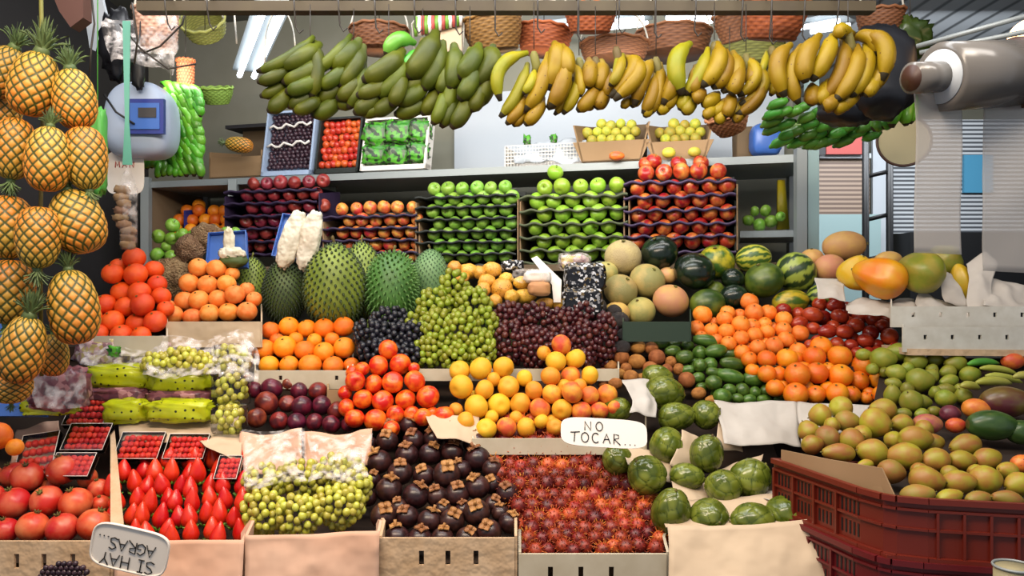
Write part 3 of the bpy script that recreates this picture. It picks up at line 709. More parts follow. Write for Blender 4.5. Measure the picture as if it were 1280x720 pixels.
# ================================================================== FRUIT PILES
G = 'oranges in the tall red-orange pyramid'
def Dleft(y0, D0, k=.0021): return lambda x, y, R: D0+(y0-y)*k
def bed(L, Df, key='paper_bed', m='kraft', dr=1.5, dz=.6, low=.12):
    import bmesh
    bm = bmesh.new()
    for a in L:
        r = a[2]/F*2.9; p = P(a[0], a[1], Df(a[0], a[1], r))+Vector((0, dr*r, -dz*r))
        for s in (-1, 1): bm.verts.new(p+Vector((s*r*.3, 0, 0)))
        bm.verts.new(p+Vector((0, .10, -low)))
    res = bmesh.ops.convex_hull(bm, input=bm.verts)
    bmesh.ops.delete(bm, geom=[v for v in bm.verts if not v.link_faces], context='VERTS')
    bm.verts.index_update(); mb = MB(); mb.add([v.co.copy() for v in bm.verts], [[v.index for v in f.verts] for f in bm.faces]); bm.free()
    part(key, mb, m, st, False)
L = Z(0, 220, 3, [(495,312,40),(440,372,38),(520,377,42),(552,355,34),(440,342,32),(440,432,38),(520,436,40),(572,412,34),(397,480,37),(468,488,38),(550,484,42),(592,455,34),(365,522,30),(428,540,40),(508,548,38),(583,543,40),(608,500,30),(390,583,35),(467,590,38),(545,592,35)])
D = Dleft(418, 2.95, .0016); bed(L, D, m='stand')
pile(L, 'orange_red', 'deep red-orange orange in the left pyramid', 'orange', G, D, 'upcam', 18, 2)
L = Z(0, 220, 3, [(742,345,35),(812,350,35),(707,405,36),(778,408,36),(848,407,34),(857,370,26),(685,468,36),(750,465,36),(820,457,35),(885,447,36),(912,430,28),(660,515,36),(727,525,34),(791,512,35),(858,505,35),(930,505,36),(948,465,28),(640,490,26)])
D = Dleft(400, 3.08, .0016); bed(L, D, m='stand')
pile(L, 'orange_pale', 'pale orange in the pyramid on white paper', 'orange', 'pale oranges on the white paper box', D, 'upcam', 18, 3)
L = Z(200, 400, 4, [(560,55,45),(640,35,48),(735,45,45),(820,45,50),(905,35,50),(530,145,50),(628,135,55),(725,150,50),(820,160,50),(915,140,52),(545,225,48),(645,225,46),(752,225,55),(868,230,50),(955,225,38),(585,100,36),(680,95,36),(775,100,36),(862,95,36)])
pile(L, 'orange', 'bright orange in the heap before the soursops', 'orange', 'bright oranges in the middle crate', None, 'upcam', 15, 4)
L = Z(200, 400, 4, [(550,345,52),(478,350,40),(645,315,38),(728,300,35),(695,355,42),(790,355,45),(535,420,58),(628,420,42),(715,430,50),(805,430,48),(880,450,45),(495,480,48),(595,505,45),(685,510,45),(770,510,42),(860,520,45),(935,525,34)])
pile(L, 'plum', 'dark red plum in the plum crate', 'plum', 'dark plums', None, 'rand', 15, 5)
L = Z(440, 400, 4, [(178,152,48),(118,230,50),(248,228,52),(205,310,52),(100,320,46),(315,305,52),(25,300,48),(50,398,48),(152,408,52),(268,402,50),(378,388,55),(15,485,48),(118,498,55),(222,475,44),(360,475,44),(452,475,50),(8,268,35),(-30,360,35),(-22,440,42),(300,470,40),(200,540,42),(60,245,35),(395,470,35),(300,245,28)])
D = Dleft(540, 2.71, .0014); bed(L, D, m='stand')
pile(L, 'nectarine', 'shiny red and orange nectarine', 'nectarine', 'nectarines in the front middle heap', D, 'rand', 17, 6)
L = Z(440, 400, 4, [(538,262,50),(645,245,55),(752,245,52),(555,335,58),(660,350,48),(772,340,52),(615,430,58),(735,430,56),(840,425,52),(520,450,35),(580,485,45),(677,528,50),(778,528,50,'peach_blush'),(878,528,48),(1010,520,40),(948,440,52,'peach_blush'),(905,355,45),(865,295,40),(700,480,34),(820,490,34),(940,500,36),(600,390,36),(710,300,34)])
L += Z(680, 400, 2.25, [(49,72,28,'peach_blush'),(28,118,28),(87,117,28),(5,98,20),(23,158,27),(77,160,27,'peach_blush'),(127,158,25),(22,208,27,'peach_blush'),(77,203,30,'peach_blush'),(127,208,25,'peach_blush'),(177,212,28,'peach_blush'),(52,252,28),(102,252,28,'peach_blush'),(152,255,25,'peach_blush'),(197,245,20,'peach_blush'),(28,290,25),(56,185,20),(100,185,20)])
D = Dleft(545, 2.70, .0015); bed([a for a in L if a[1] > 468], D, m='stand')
pile(L, 'peach', {'peach_blush': 'peach with a red blush', '*': 'plain golden yellow peach'}, 'peach', 'peaches behind the no touching sign', D, 'rand', 19, 7)
L = Z(440, 540, 4, [(200,-20,44),(285,-35,46),(175,45,50),(308,40,48),(412,30,46),(500,10,52),(612,55,52),(135,150,56),(275,115,52),(390,110,50),(500,100,50),(620,155,58),(240,205,56),(360,220,50),(480,205,62),(185,290,60),(315,325,58),(425,325,48),(535,315,55),(625,275,55),(690,265,45),(775,310,50),(160,420,60),(275,425,52),(388,445,54),(500,445,56),(620,395,60),(785,450,48),(228,530,58),(335,535,54),(452,530,50),(575,530,50),(685,500,56),(560,180,45),(710,370,42),(85,60,36),(80,330,40),(690,180,45),(740,400,40),(100,240,40),(240,370,40),(455,385,40),(560,385,40)])
pile(L, 'mangosteen', 'dark purple mangosteen with tan leafy cap', 'mangosteen', 'mangosteens in the front wooden crate', None, 'upcam', 17, 8, k=.9, gr=1.14)
poly = [(625,530),(655,522),(700,526),(722,555),(770,565),(800,600),(822,650),(832,692),(650,688),(646,665),(640,628),(618,598),(618,560)]
L = hexfill(poly, 16.5, 13, 9.8, .28, 5)
pile(L, 'rambutan', 'hairy red rambutan in the front heap', 'rambutan', 'rambutans in the front crate', None, 'rand', 12.5, 9, k=.85)
L = Z(0, 540, 4, [(50,220,62),(155,220,72),(318,205,72),(420,230,46),(495,285,50),(70,355,75),(232,345,74),(397,350,74),(485,365,44),(-45,330,66),(30,490,62),(160,475,74),(318,480,74),(465,465,78),(-70,480,60),(250,255,42),(-30,225,55)])
pile(L, 'pomegranate', 'glossy red pomegranate in the left front crate', 'pomegranate', 'pomegranates in the left front crate', None, 'upcam', 24, 10)
random.seed(3); L = []
for r, (y, n, x0, x1) in enumerate([(666,9,152,296),(646,9,146,292),(627,9,153,297),(609,9,148,296),(592,8,160,290),(577,7,196,296)]):
    for i in range(n): L.append((x0+(x1-x0)*i/(n-1)+random.uniform(-2, 2), y+random.uniform(-2, 2)-3, 10*random.uniform(.9, 1.1), 15*random.uniform(.85, 1.12)))
pile(L, 'strawberry', 'large red strawberry standing tip up', 'strawberry', 'strawberries in the front box', lambda x, y, R: Dg(y)-.02, 'up', 17, 11)
# cherimoyas
L = Z(780, 500, 3.6, [(237,75,82,62),(370,65,64,62),(190,205,76,76),(372,240,74,86),(570,355,88,86),(450,395,80,76),(285,345,76,58),(100,335,88,80),(215,500,84,108),(385,535,84,88),(580,550,102,84),(735,525,92,98)])+[(831,491,24,20),(822,470,19,13),(771,574,19,17),(771,512,18,14)]
pile(L, 'cherimoya', 'lumpy green cherimoya on white paper', 'cherimoya', 'cherimoyas on the front right', lambda x, y, R: Ds(y, R)-.02, 'rand', 34, 12, k=.88)
L = Z(740, 420, 6, [(350,85,62,48),(440,92,55,45),(225,165,62,55),(330,200,68,55),(485,160,66,58),(435,245,62,54),(145,235,50,45),(200,285,58,42),(280,300,62,48),(165,350,58,45),(380,315,55,38),(90,285,42,38),(710,330,66,58),(800,430,60,45),(905,485,62,40),(590,195,48,42),(650,250,46,42),(260,240,46,40),(130,310,45,40),(560,250,44,40),(90,355,40,34)])
pile(L, 'kiwi', 'brown fuzzy kiwi in the heap behind the cherimoyas', 'kiwi', 'kiwis behind the cherimoyas', None, 'rand', 11, 13)
L = Z(860, 360, 4.5, [(105,300,75,35),(155,355,65,38),(220,375,65,35),(245,435,75,38),(125,440,42,38),(45,430,38,38),(240,505,78,40),(375,515,68,45),(135,480,45,28),(60,510,40,30),(130,535,48,42),(185,605,55,45),(230,555,40,32),(300,575,42,38),(375,585,35,32),(275,615,36,28),(340,625,40,28),(430,628,48,28),(450,575,50,35),(520,632,40,28),(60,370,40,40),(12,385,30,38),(180,470,36,24)])
L += Z(740, 420, 6, [(525,50,62,48),(610,75,58,36),(700,165,68,52),(605,110,62,42),(785,215,50,52),(885,225,50,45),(720,245,58,36),(810,320,45,36),(825,370,50,36),(720,75,50,38),(940,430,45,45),(905,350,58,46)])
pile(L, 'avocado', 'small smooth dark green avocado', 'avocado', 'small green avocados beside the tangerines', None, 'rand', 12, 14)
L = Z(860, 360, 4.5, [(85,155,52),(70,230,44),(350,80,50),(235,145,42),(205,180,45),(300,150,34),(370,148,50),(455,140,45),(525,185,45),(130,240,42),(203,243,45),(295,218,50),(362,210,45),(440,208,40),(220,305,42),(293,288,45),(378,268,45),(450,258,43),(530,245,45),(540,295,45),(622,262,48),(305,360,45),(378,335,44),(470,322,50),(600,345,48),(150,190,28),(165,285,36),(250,200,34),(335,330,34),(420,300,34),(500,285,34),(70,270,34),(490,215,34),(260,260,30),(580,300,34),(410,350,34)])
pile(L, 'mandarin', 'small orange tangerine in the upper heap', 'tangerine', 'small tangerines left of the tamarillos', None, 'upcam', 11, 15)
L = Z(860, 360, 4.5, [(365,405,45),(440,400,52),(545,400,58),(625,412,50),(712,405,60),(755,335,58),(850,400,64),(975,445,63),(440,480,50),(510,485,50),(605,500,68),(722,490,60),(848,498,65),(970,530,52),(1065,515,50),(490,560,50),(600,595,66),(718,598,52),(825,588,60),(925,600,48),(1080,597,64,50),(370,465,40),(860,372,40),(545,555,40),(660,440,40),(780,440,40),(905,470,40),(665,545,40),(780,545,40),(1010,580,34),(1000,610,34)])
pile(L, 'tangerine', 'glossy large orange tangerine in the lower heap', 'tangerine', 'large tangerines above the pear crate', lambda x, y, R: Ds(y, R)-.05, 'upcam', 15, 16)
L = Z(860, 360, 4.5, [(825,45,46),(750,95,40),(828,100,52,38),(920,130,45,43),(640,150,40,38),(700,165,58,42),(775,170,48,42),(852,170,50,40),(985,165,42,40),(1030,180,42,40),(1078,135,55,38),(640,200,50,38),(765,248,58,38),(875,250,55,40),(940,222,48,42),(1028,250,45,42),(1115,272,50,45),(990,302,50,40),(910,320,42,36),(835,312,40,38),(1070,320,38,32),(945,362,38,35),(1110,195,42,38),(685,325,36,34),(1055,352,38,26),(535,125,44,38),(700,215,40,34),(820,210,38,34),(900,190,40,36),(1075,215,40,36),(940,275,38,34),(730,290,36,30),(1140,320,36,30),(1000,350,36,28)])
pile(L, 'tamarillo', 'shiny dark red tamarillo', 'tamarillo', 'tamarillos beside the white foam crates', None, 'rand', 11, 17)
L = Z(990, 480, 4.235, [(155,170,60,58),(95,250,58,52),(265,130,62,60),(205,215,42),(310,200,65,55,'pear_brown'),(445,220,82,78),(480,135,70,58),(110,320,60,50),(195,285,65,58,'pear_brown'),(310,300,66,64),(430,360,80,68),(245,365,88,50),(580,210,62,50),(640,285,90,65),(545,290,50,46),(735,310,66,50),(590,385,92,68),(768,410,80,64),(915,325,86,58),(905,405,78,52),(1045,400,78,58),(530,465,78,62,'pear_brown'),(715,510,90,72),(890,520,84,64),(1035,510,88,74),(1185,530,76,62),(665,590,90,58,'pear_brown'),(835,600,80,44),(990,610,80,44,'pear_brown'),(1140,612,85,48,'pear_brown'),(385,425,50,28),(700,240,50,46),(660,450,50,44),(830,470,50,44),(980,470,50,44),(370,260,50,46),(1130,455,60,46)])
pile(L, 'pear', {'pear_brown': 'brownish pear in the red crate', '*': 'yellow-green pear in the red crate'}, 'pear', 'pears heaped in the red crate', DR, 'rand', 20, 18)
L = Z(1060, 420, 5.82, [(375,120,85,66),(270,180,95,80),(130,140,60,45),(330,270,75,62),(330,340,60,42),(500,200,80,70),(545,340,100,86),(610,290,54,55),(720,260,60,50),(770,200,80,62),(650,178,70,46),(890,280,75,60),(740,330,75,45),(710,395,70,46),(700,450,75,62),(540,480,70,52),(440,460,80,80),(340,430,60,78),(830,430,60,58),(400,565,62,42),(535,570,55,44),(635,550,58,38),(810,150,45,38),(190,240,44,44),(620,400,50,44),(420,370,50,46),(430,230,50,46),(600,240,46,42),(260,250,40,36),(800,380,44,40)])
pile(L, 'guava_green', 'dull green guava in the heap behind the pears', 'guava', 'green guavas behind the pears', lambda x, y, R: DR(x, y, R)+.02, 'rand', 13, 19)
mg = Z(1060, 420, 5.82, [(580,640,108,75,'mango_pink','dusty pink mango behind the yellow-green pears'),(745,565,80,64,'mango_violet','deep violet mango left of the orange one'),(935,530,105,76,'mango_orange','orange mango with dark spots between the violet and purple mangoes'),(785,650,75,56,'mango_orange','small red-orange mango below the violet one'),(1050,650,185,112,'mango_green','large dark green mango in front of the purple one'),(1150,480,190,116,'mango_purple','large purple and olive mango at the right edge'),(1260,700,120,90,'mango_green','second dark green mango at the right edge, partly cut off'),(1270,930,90,68,'mango_orange','orange mango with a black spot beside the pears at the right edge')])
mp = relax([P(m[0], m[1], DR(0, m[1], (m[2]+m[3])/2/F*2.4)) for m in mg], [(m[2]+m[3])/2/F*2.4 for m in mg], 20, .8)
for m, p in zip(mg, mp):
    s = p.y/F; put(m[4], p, (m[3]*s, m[3]*s, m[2]*s), (1, random.uniform(-.2, .2), random.uniform(-.15, .1)), m[5], 'mango')
L = Z(1060, 420, 5.82, [(1200,182,88,62)]); put('mango_orange', P(L[0][0], L[0][1], 2.8), (.03, .03, .042), (1, 0, 0), 'yellow mango behind the pale pods at the right edge', 'mango')
for i, (x0, y0, x1, y1, r, m, ds) in enumerate([(870,205,1100,200,28,'plantain','green pod lying at the back of the pale pods'),(960,235,1230,275,26,'pepper','pale pod lying just below the green one'),(1000,290,1270,340,28,'pepper','pale pod in the middle of the heap'),(930,340,1190,345,34,'pepper','thickest pale pod, above the purple mango'),(820,365,960,385,32,'pepper','short pale pod nearest the green guavas'),(1200,300,1400,300,30,'pepper','pale pod cut off by the right edge')]):
    x0, y0, x1, y1, r = [v/5.82 for v in (x0, y0, x1, y1, r)]; D = Dr(420+y0)-.03-.01*i; s = D/F; A = P(1060+x0, 420+y0, D); B = P(1060+x1, 420+y1, D+.02); C = (A+B)/2+Vector((0, 0, .015))
    pts = [A*(1-t)**2+C*2*t*(1-t)+B*t*t for t in [k/8 for k in range(9)]]
    solo('long_pepper', MB().tube(pts, [r*s*q for q in (.3, .7, .95, 1, 1, .95, .85, .6, .2)], 10), m, ds, 'pepper', 'long pale peppers')
# melons, watermelons
ml = Z(620, 220, 3, [(477,305,70,70,'melon','round tan melon topmost of the melon stack'),(568,393,68,64,'melon_green','greenish tan melon right of the stack below the topmost'),(467,428,64,62,'melon_green','yellowish melon left of the stack beside the black packets'),(415,362,44,44,'melon_green','pale melon half hidden behind the black packets'),(655,468,68,64,'melon_peach','peach coloured melon beside the dark watermelons'),(540,508,56,56,'melon_green','shaded melon at the bottom of the melon stack'),(455,515,50,48,'melon_yellow','orange-yellow melon behind the black avocados'),(648,372,34,32,'melon_peach','small brown melon behind the stack, under the dark watermelon'),
 (613,288,70,68,'water_dark','dark green watermelon highest of all, right of the tan melon'),(742,360,78,74,'water_dark','largest dark green watermelon in front of the mottled one'),(833,325,68,70,'water_gold','mottled yellow and green watermelon beside the largest dark one'),(790,480,74,58,'water_green','dull green watermelon above the tangerines'),(885,385,44,44,'water_dark','dark watermelon half hidden behind the mottled one'),(885,452,58,46,'water_dark','low dark watermelon above the topmost tangerine'),(820,430,40,38,'water_green','small green watermelon in the gap between the dark ones')])
ml += Z(940, 220, 3, [(10,310,66,54,'water_stripe2','yellow-green striped watermelon at the back'),(40,390,74,70,'water_green','round olive green watermelon below the yellow-green striped one'),(165,362,78,74,'water_stripe','boldly striped dark and pale green watermelon'),(262,452,56,48,'water_stripe','small striped watermelon behind the tamarillos'),(145,472,76,46,'water_gold','yellow and green watermelon lying behind the small tangerines'),
 (345,262,86,56,'melon_yellow','oval yellow melon highest at the right, on the pink melon'),(280,345,66,52,'melon_peach','pinkish melon under the oval yellow one'),(235,310,44,40,'melon_yellow','pale melon behind the pinkish one'),(510,318,58,36,'melon_yellow','flat pale melon behind the orange papaya')])
pp = [P(m[0], m[1], 3.32-.0024*(m[1]-320)-(m[2]+m[3])/2/F*.8+(.1 if m[2] < 46 else 0)) for m in ml]
pp = relax(pp, [(m[2]*m[3])**.5/F*p.y for m, p in zip(ml, pp)], 40, .93, .05, .05)
random.seed(9)
for m, p in zip(ml, pp):
    s = p.y/F; rx, rz = m[2]*s, m[3]*s
    if rx > rz*1.12: put(m[4], p, (rz, rz, rx), (1, random.uniform(-.3, .3), .1), m[5], 'watermelon' if m[4][0] == 'w' else 'melon')
    else: put(m[4], p, (rx, rx, rz), (random.uniform(-.6, .6), random.uniform(-.9, .1), 1) if m[4] != 'water_stripe' else (.8, -.25, .5), m[5], 'watermelon' if m[4][0] == 'w' else 'melon')
pk = Z(940, 220, 3, [(395,360,66,66,'papaya_yellow','yellow papaya left of the orange one'),(478,376,100,74,'papaya','big orange ribbed papaya on white paper'),(630,358,86,76,'papaya_green','green papaya behind the plastic film'),(725,315,78,60,'papaya_green','olive green papaya furthest back behind the plastic film'),(790,400,44,74,'papaya_yellow','brownish yellow papaya behind the crumpled paper')])
for i, (x, y, rx, ry, k, ds) in enumerate(pk):
    D = (3.1, 3.0, 2.98, 3.2, 3.05)[i]; s = D/F
    dr = [(0.2, -.5, 1), (-.75, .5, .28), (-.5, .7, .4), (.5, .6, .2), (-.3, 0, 1)][i]
    put(k, P(x, y, D), (min(rx, ry)*s, min(rx, ry)*s, max(rx, ry)*s), dr, ds, 'papaya')
# soursops
for x, y, rx, ry, k, D, ds in [(315,357,20,34,'soursop_a',3.36,'yellow-green soursop half hidden behind the pale oranges'),(356,363,26,38,'soursop_b',3.26,'dull dark green soursop left of the largest one'),(418,356,37,50,'soursop_a',3.2,'largest pale green soursop with dark spikes'),(452,350,26,46,'soursop_a',3.46,'soursop standing right behind the largest one'),(490,358,31,42,'soursop_c',3.24,'deep green soursop with long pointed spikes'),(538,347,22,34,'soursop_d',3.36,'small grey-green soursop at the right end of the row')]:
    s = D/F; random.seed(x); put(k, P(x, y, D), (rx*s, rx*s, ry*s), (random.uniform(-.05, .05), 0.05, 1), ds, 'soursop', 'soursops in the middle row')
# yams / mamey
for x, y, rx, ry, ds in [(260,296,20,17,'lighter brown mamey topmost, beside the blue tray'),(237,312,17,19,'pale brown mamey leaning in the middle'),(214,346,19,24,'reddish brown mamey lowest, between the two orange pyramids'),(198,360,13,18,'brown mamey half hidden behind the red-orange pyramid')]:
    s = 3.4/F; random.seed(x); put('yam', P(x, y, 3.36+(x-200)*.002), (rx*s, ry*s*.9, ry*s), (random.uniform(-.6, .6), .2, 1), ds, 'mamey', 'rough brown mamey fruits')
# yellow guavas
L = Z(540, 300, 4.92, [(140,170,42,40),(230,195,60,46),(295,205,34,40),(365,185,55,48),(330,250,50,42),(318,300,45,42),(435,300,62,66),(390,375,42,40),(550,265,50,40),(560,345,65,44),(455,240,42,36),(190,230,40,34),(640,300,38,36),(500,345,44,40),(700,392,60,34),(785,398,40,36)])
pile(L, 'guava_yellow', 'yellow guava with brown specks behind the grapes', 'guava', 'speckled yellow guavas', lambda x, y, R: 3.36-(y-340)*.003, 'rand', 11, 21)
# black avocados
L = Z(620, 220, 3, [(385,495,38,34),(440,510,30,28),(460,545,40,34),(490,600,46,32),(430,590,34,30),(470,640,34,26)])
pile(L, 'black_avocado', 'matt black avocado beside the red grapes', 'avocado', 'black avocados', lambda x, y, R: Ds(y, R)-.02, 'rand', 12, 22)

# ================================================================== GRAPES
GM = {}
def grape_mesh(m, seg=10):
    if m not in GM: GM[m] = ball('grape', m, seg, 7)
    return GM[m]
def bunch(cx, cy, hw, hh, r, m, label, group, D=None, seed=1, bulge=.05, taper=.25, cat='grapes', dens=.78, name='grape_bunch'):
    random.seed(seed*13+int(cx)); D = D or Ds(cy); pts = []; tries = 0
    while tries < 1600 and len(pts) < 96:
        tries += 1; u, v = random.uniform(-1, 1), random.uniform(-1, 1); e = (u/(1-taper*(v*.5+.5)))**2+v*v
        if e > 1: continue
        x, y = cx+u*hw, cy+v*hh; dep = random.choice((0, 0, .5)); dd = -bulge*math.sqrt(max(0, 1-e))+dep*r/F*D*1.5
        if all((x-a)**2+(y-b)**2+((dd-c)/D*F)**2 > (2*r*dens)**2 for a, b, c in pts): pts.append((x, y, dd))
    pts.sort(key=lambda a: a[1]); o = thing(name, label, cat, P(cx, cy, D), group)
    for x, y, dd in pts:
        k = r/F*D*random.uniform(.9, 1.08); link('grape', grape_mesh(m), o, P(x, y, D+dd)-o.location, None, (k, k, k*1.08))
    mb = MB(); mb.tube([P(cx, cy-hh*1.02, D), P(cx, cy-hh*.3, D+.01), P(cx+hw*.2, cy+hh*.5, D+.01)], [.0025, .003, .0015], 5); part('stem', mb, 'stem_green', o)
    for s in (-.5, .5):
        pass
    return o
def heap(L, r, m, desc, group, seed=1, pitch=24, **kw):
    rp = rowpos([(a[0], a[1]) for a in L], pitch)
    for i, a in enumerate(L):
        bunch(a[0], a[1], a[2], a[3], r, m, rl(desc, rp[i]), group, a[4] if len(a) > 4 else Ds(a[1])-.06, seed+i, **kw)
heap([(567,362,19,24,3.12),(542,384,22,22,3.08),(592,384,24,24,3.08),(522,410,14,22),(548,412,22,24,2.98),(580,412,22,26,2.96),(607,412,16,26),(535,441,19,19),(568,444,22,20),(601,440,19,24)], 4.4, 'grape_green', 'yellow-green grape bunch in the open heap', 'green grape bunches in the middle heap')
heap([(636,400,20,22,3.1),(670,400,22,22,3.1),(704,404,20,18,3.12),(728,396,16,20,3.14),(638,430,21,28),(670,436,24,26),(702,432,22,26),(733,430,20,28),(756,424,16,32),(722,452,20,14)], 4.1, 'grape_red', 'dark red grape bunch in the open heap', 'red grape bunches beside the green heap', 40)
heap([(487,401,26,17),(460,420,20,20),(490,424,26,20),(518,424,17,22),(470,441,24,15),(506,445,26,14)], 4.3, 'grape_black', 'blue-black grape bunch in the low heap', 'black grape bunches before the soursops', 70)
heap([(332,603,30,22),(376,598,30,22),(424,592,34,24),(328,642,28,28),(372,646,34,26),(422,634,36,26),(448,610,16,24)], 5.2, 'grape_pale', 'pale yellow-green grape bunch under clear plastic in front', 'bagged pale grapes in the front box', 90, pitch=30)
def bag(name, pts, label, cat, amp=.014, m='clear', seed=0, fr=9, nu=14, nv=10): return sheet(name, PS(pts), m, label, cat, amp, fr, nu, nv, 0, .0008, seed)
bag('plastic_bag', [(303,538,2.56),(380,542,2.56),(384,606,2.36),(306,612,2.36)], 'clear plastic bag over the left half of the front pale grapes', 'plastic bag', .03, seed=1)
bag('plastic_bag', [(384,545,2.58),(462,538,2.58),(460,596,2.38),(388,602,2.36)], 'clear plastic bag over the right half of the front pale grapes', 'plastic bag', .03, seed=5)
sheet('paper_sheet', PS([(300,540,2.64),(378,540,2.64),(378,592,2.58),(302,592,2.56)]), 'paper_pink', 'pinkish paper crumpled behind the left of the bagged grapes', 'paper', .02, 8)
sheet('paper_sheet', PS([(378,541,2.64),(468,538,2.64),(468,582,2.58),(380,590,2.58)]), 'paper_pink', 'pinkish paper crumpled behind the right of the bagged grapes', 'paper', .02, 8, seed=3)

# ================================================================== BANANAS
def banana(p0, p1, p2, r, D, m, parent, i=0):
    A, B, C = P(*p0, D+.045), P(*p1, D-.015), P(*p2, D)
    n = 12; pts = [A*(1-t)**2+B*2*t*(1-t)+C*t*t for t in [k/n for k in range(n+1)]]; s = D/F*r*1.26; pts[0] = pts[0]+(pts[0]-pts[1])*.5
    prof = [.4, .55, .84, .97, 1, 1.02, 1.02, 1.01, 1, .96, .86, .56, .3]
    mb = MB(); mb.tube(pts, [s*q for q in prof], 7)
    mb.mi = [1 if k >= 7*11 and k < 7*12 or k == len(mb.f)-1 else 0 for k in range(len(mb.f))]
    loc = Vector(parent.location); mb.v = [tuple(Vector(v)-loc) for v in mb.v]
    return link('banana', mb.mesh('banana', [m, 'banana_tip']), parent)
def hand(Lz, z, m, label, D, crown, group='banana hands on the overhead bar', extra=None, name='banana_hand'):
    ox, oy, s = z; cp = (ox+crown[0]/s, oy+crown[1]/s); o = thing(name, label, 'bananas', P(cp[0], cp[1], D+.03), group)
    for i, b in enumerate(Lz):
        b = list(b); mm = b.pop() if isinstance(b[-1], str) else m; r = b.pop(); q = [(ox+b[j]/s, oy+b[j+1]/s) for j in range(0, len(b), 2)]
        if len(q) == 2:
            a, c = q; a = (a[0]+(a[0]-c[0])*.3, a[1]+(a[1]-c[1])*.3) if m == 'banana_green' else a; mx, my = (a[0]+c[0])/2, (a[1]+c[1])/2; dx, dy = c[0]-a[0], c[1]-a[1]; k = .16 if dx < 0 else -.16
            q = [a, (mx-dy*k*-1*1.0 if False else mx+abs(dy)*.14+abs(dx)*.02, my+abs(dx)*.16), c]
        else: a, bb, c = q; q = [a, (2*bb[0]-(a[0]+c[0])/2, 2*bb[1]-(a[1]+c[1])/2), c]
        banana(q[0], q[1], q[2], r/s, D+.012*math.sin(i*2.1)+.02*(i/len(Lz)), mm, o)
    mb = MB(); c = P(cp[0], cp[1], D+.04); mb.tube([c+Vector((0, 0, .012)), c, c+Vector((.01, 0, -.04)), c+Vector((0, .01, -.07))], [.008, .014, .016, .01], 8); part('stalk', mb, 'stem', o)
    mb = MB(); t = P(cp[0], 12, D+.06); t.z = 2.45; mb.tube([t, c+Vector((0, 0, .02))], .0016, 5); part('string', mb, 'wire', o)
z = (310, 0, 4.2375)
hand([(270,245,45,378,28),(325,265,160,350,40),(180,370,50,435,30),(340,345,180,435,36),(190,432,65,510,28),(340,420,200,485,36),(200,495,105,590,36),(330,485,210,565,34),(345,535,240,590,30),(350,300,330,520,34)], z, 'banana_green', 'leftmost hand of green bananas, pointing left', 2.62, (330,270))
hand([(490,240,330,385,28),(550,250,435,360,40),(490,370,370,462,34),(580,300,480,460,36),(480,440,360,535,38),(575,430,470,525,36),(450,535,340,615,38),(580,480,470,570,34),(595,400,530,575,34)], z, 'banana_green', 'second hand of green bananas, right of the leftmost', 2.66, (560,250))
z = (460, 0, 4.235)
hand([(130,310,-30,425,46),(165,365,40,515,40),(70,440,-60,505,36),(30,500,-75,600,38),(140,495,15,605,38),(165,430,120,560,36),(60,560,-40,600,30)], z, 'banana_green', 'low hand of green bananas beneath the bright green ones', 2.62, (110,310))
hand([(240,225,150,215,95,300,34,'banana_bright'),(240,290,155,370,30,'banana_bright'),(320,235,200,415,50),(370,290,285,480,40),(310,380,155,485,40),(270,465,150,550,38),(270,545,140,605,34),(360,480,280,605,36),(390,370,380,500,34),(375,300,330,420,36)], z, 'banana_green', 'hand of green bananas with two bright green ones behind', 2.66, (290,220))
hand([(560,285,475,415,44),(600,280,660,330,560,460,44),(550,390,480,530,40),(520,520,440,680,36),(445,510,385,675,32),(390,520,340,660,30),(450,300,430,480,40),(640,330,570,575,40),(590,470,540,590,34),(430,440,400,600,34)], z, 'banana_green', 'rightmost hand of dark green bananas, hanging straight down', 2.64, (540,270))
z = (610, 30, 5.14)
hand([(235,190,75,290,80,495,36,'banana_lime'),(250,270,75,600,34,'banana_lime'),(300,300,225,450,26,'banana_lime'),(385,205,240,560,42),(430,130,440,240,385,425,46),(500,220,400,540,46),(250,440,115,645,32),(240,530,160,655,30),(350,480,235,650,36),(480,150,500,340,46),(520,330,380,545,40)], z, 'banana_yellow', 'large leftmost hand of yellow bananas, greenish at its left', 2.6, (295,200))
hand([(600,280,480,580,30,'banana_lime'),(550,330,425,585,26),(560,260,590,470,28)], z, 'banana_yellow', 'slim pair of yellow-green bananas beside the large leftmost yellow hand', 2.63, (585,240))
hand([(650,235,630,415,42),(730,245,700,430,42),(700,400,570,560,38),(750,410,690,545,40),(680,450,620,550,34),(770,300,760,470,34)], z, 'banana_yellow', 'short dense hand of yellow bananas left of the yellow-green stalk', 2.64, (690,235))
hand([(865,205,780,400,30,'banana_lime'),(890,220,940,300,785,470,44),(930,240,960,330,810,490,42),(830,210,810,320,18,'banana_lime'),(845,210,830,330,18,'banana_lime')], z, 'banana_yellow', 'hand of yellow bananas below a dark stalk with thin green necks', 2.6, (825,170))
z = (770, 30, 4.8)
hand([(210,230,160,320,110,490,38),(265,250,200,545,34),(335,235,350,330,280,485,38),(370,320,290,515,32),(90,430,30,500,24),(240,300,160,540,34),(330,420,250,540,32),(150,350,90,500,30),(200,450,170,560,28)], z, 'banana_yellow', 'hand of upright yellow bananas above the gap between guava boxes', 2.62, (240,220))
hand([(435,125,360,240,400,425,44,'banana_lime'),(550,160,410,425,36,'banana_lime'),(610,125,610,250,515,375,42),(660,170,660,290,575,385,38),(705,180,720,300,635,410,40),(740,250,685,425,38),(480,260,450,420,36),(460,440,400,540,34,'banana_lime'),(520,400,460,460,34),(610,420,510,485,34),(680,450,560,545,34),(590,490,520,560,28),(640,500,600,600,30),(420,380,380,520,34,'banana_lime'),(690,420,650,560,34)], z, 'banana_yellow', 'biggest tangled hand of yellow bananas above the right guava box', 2.6, (590,130))
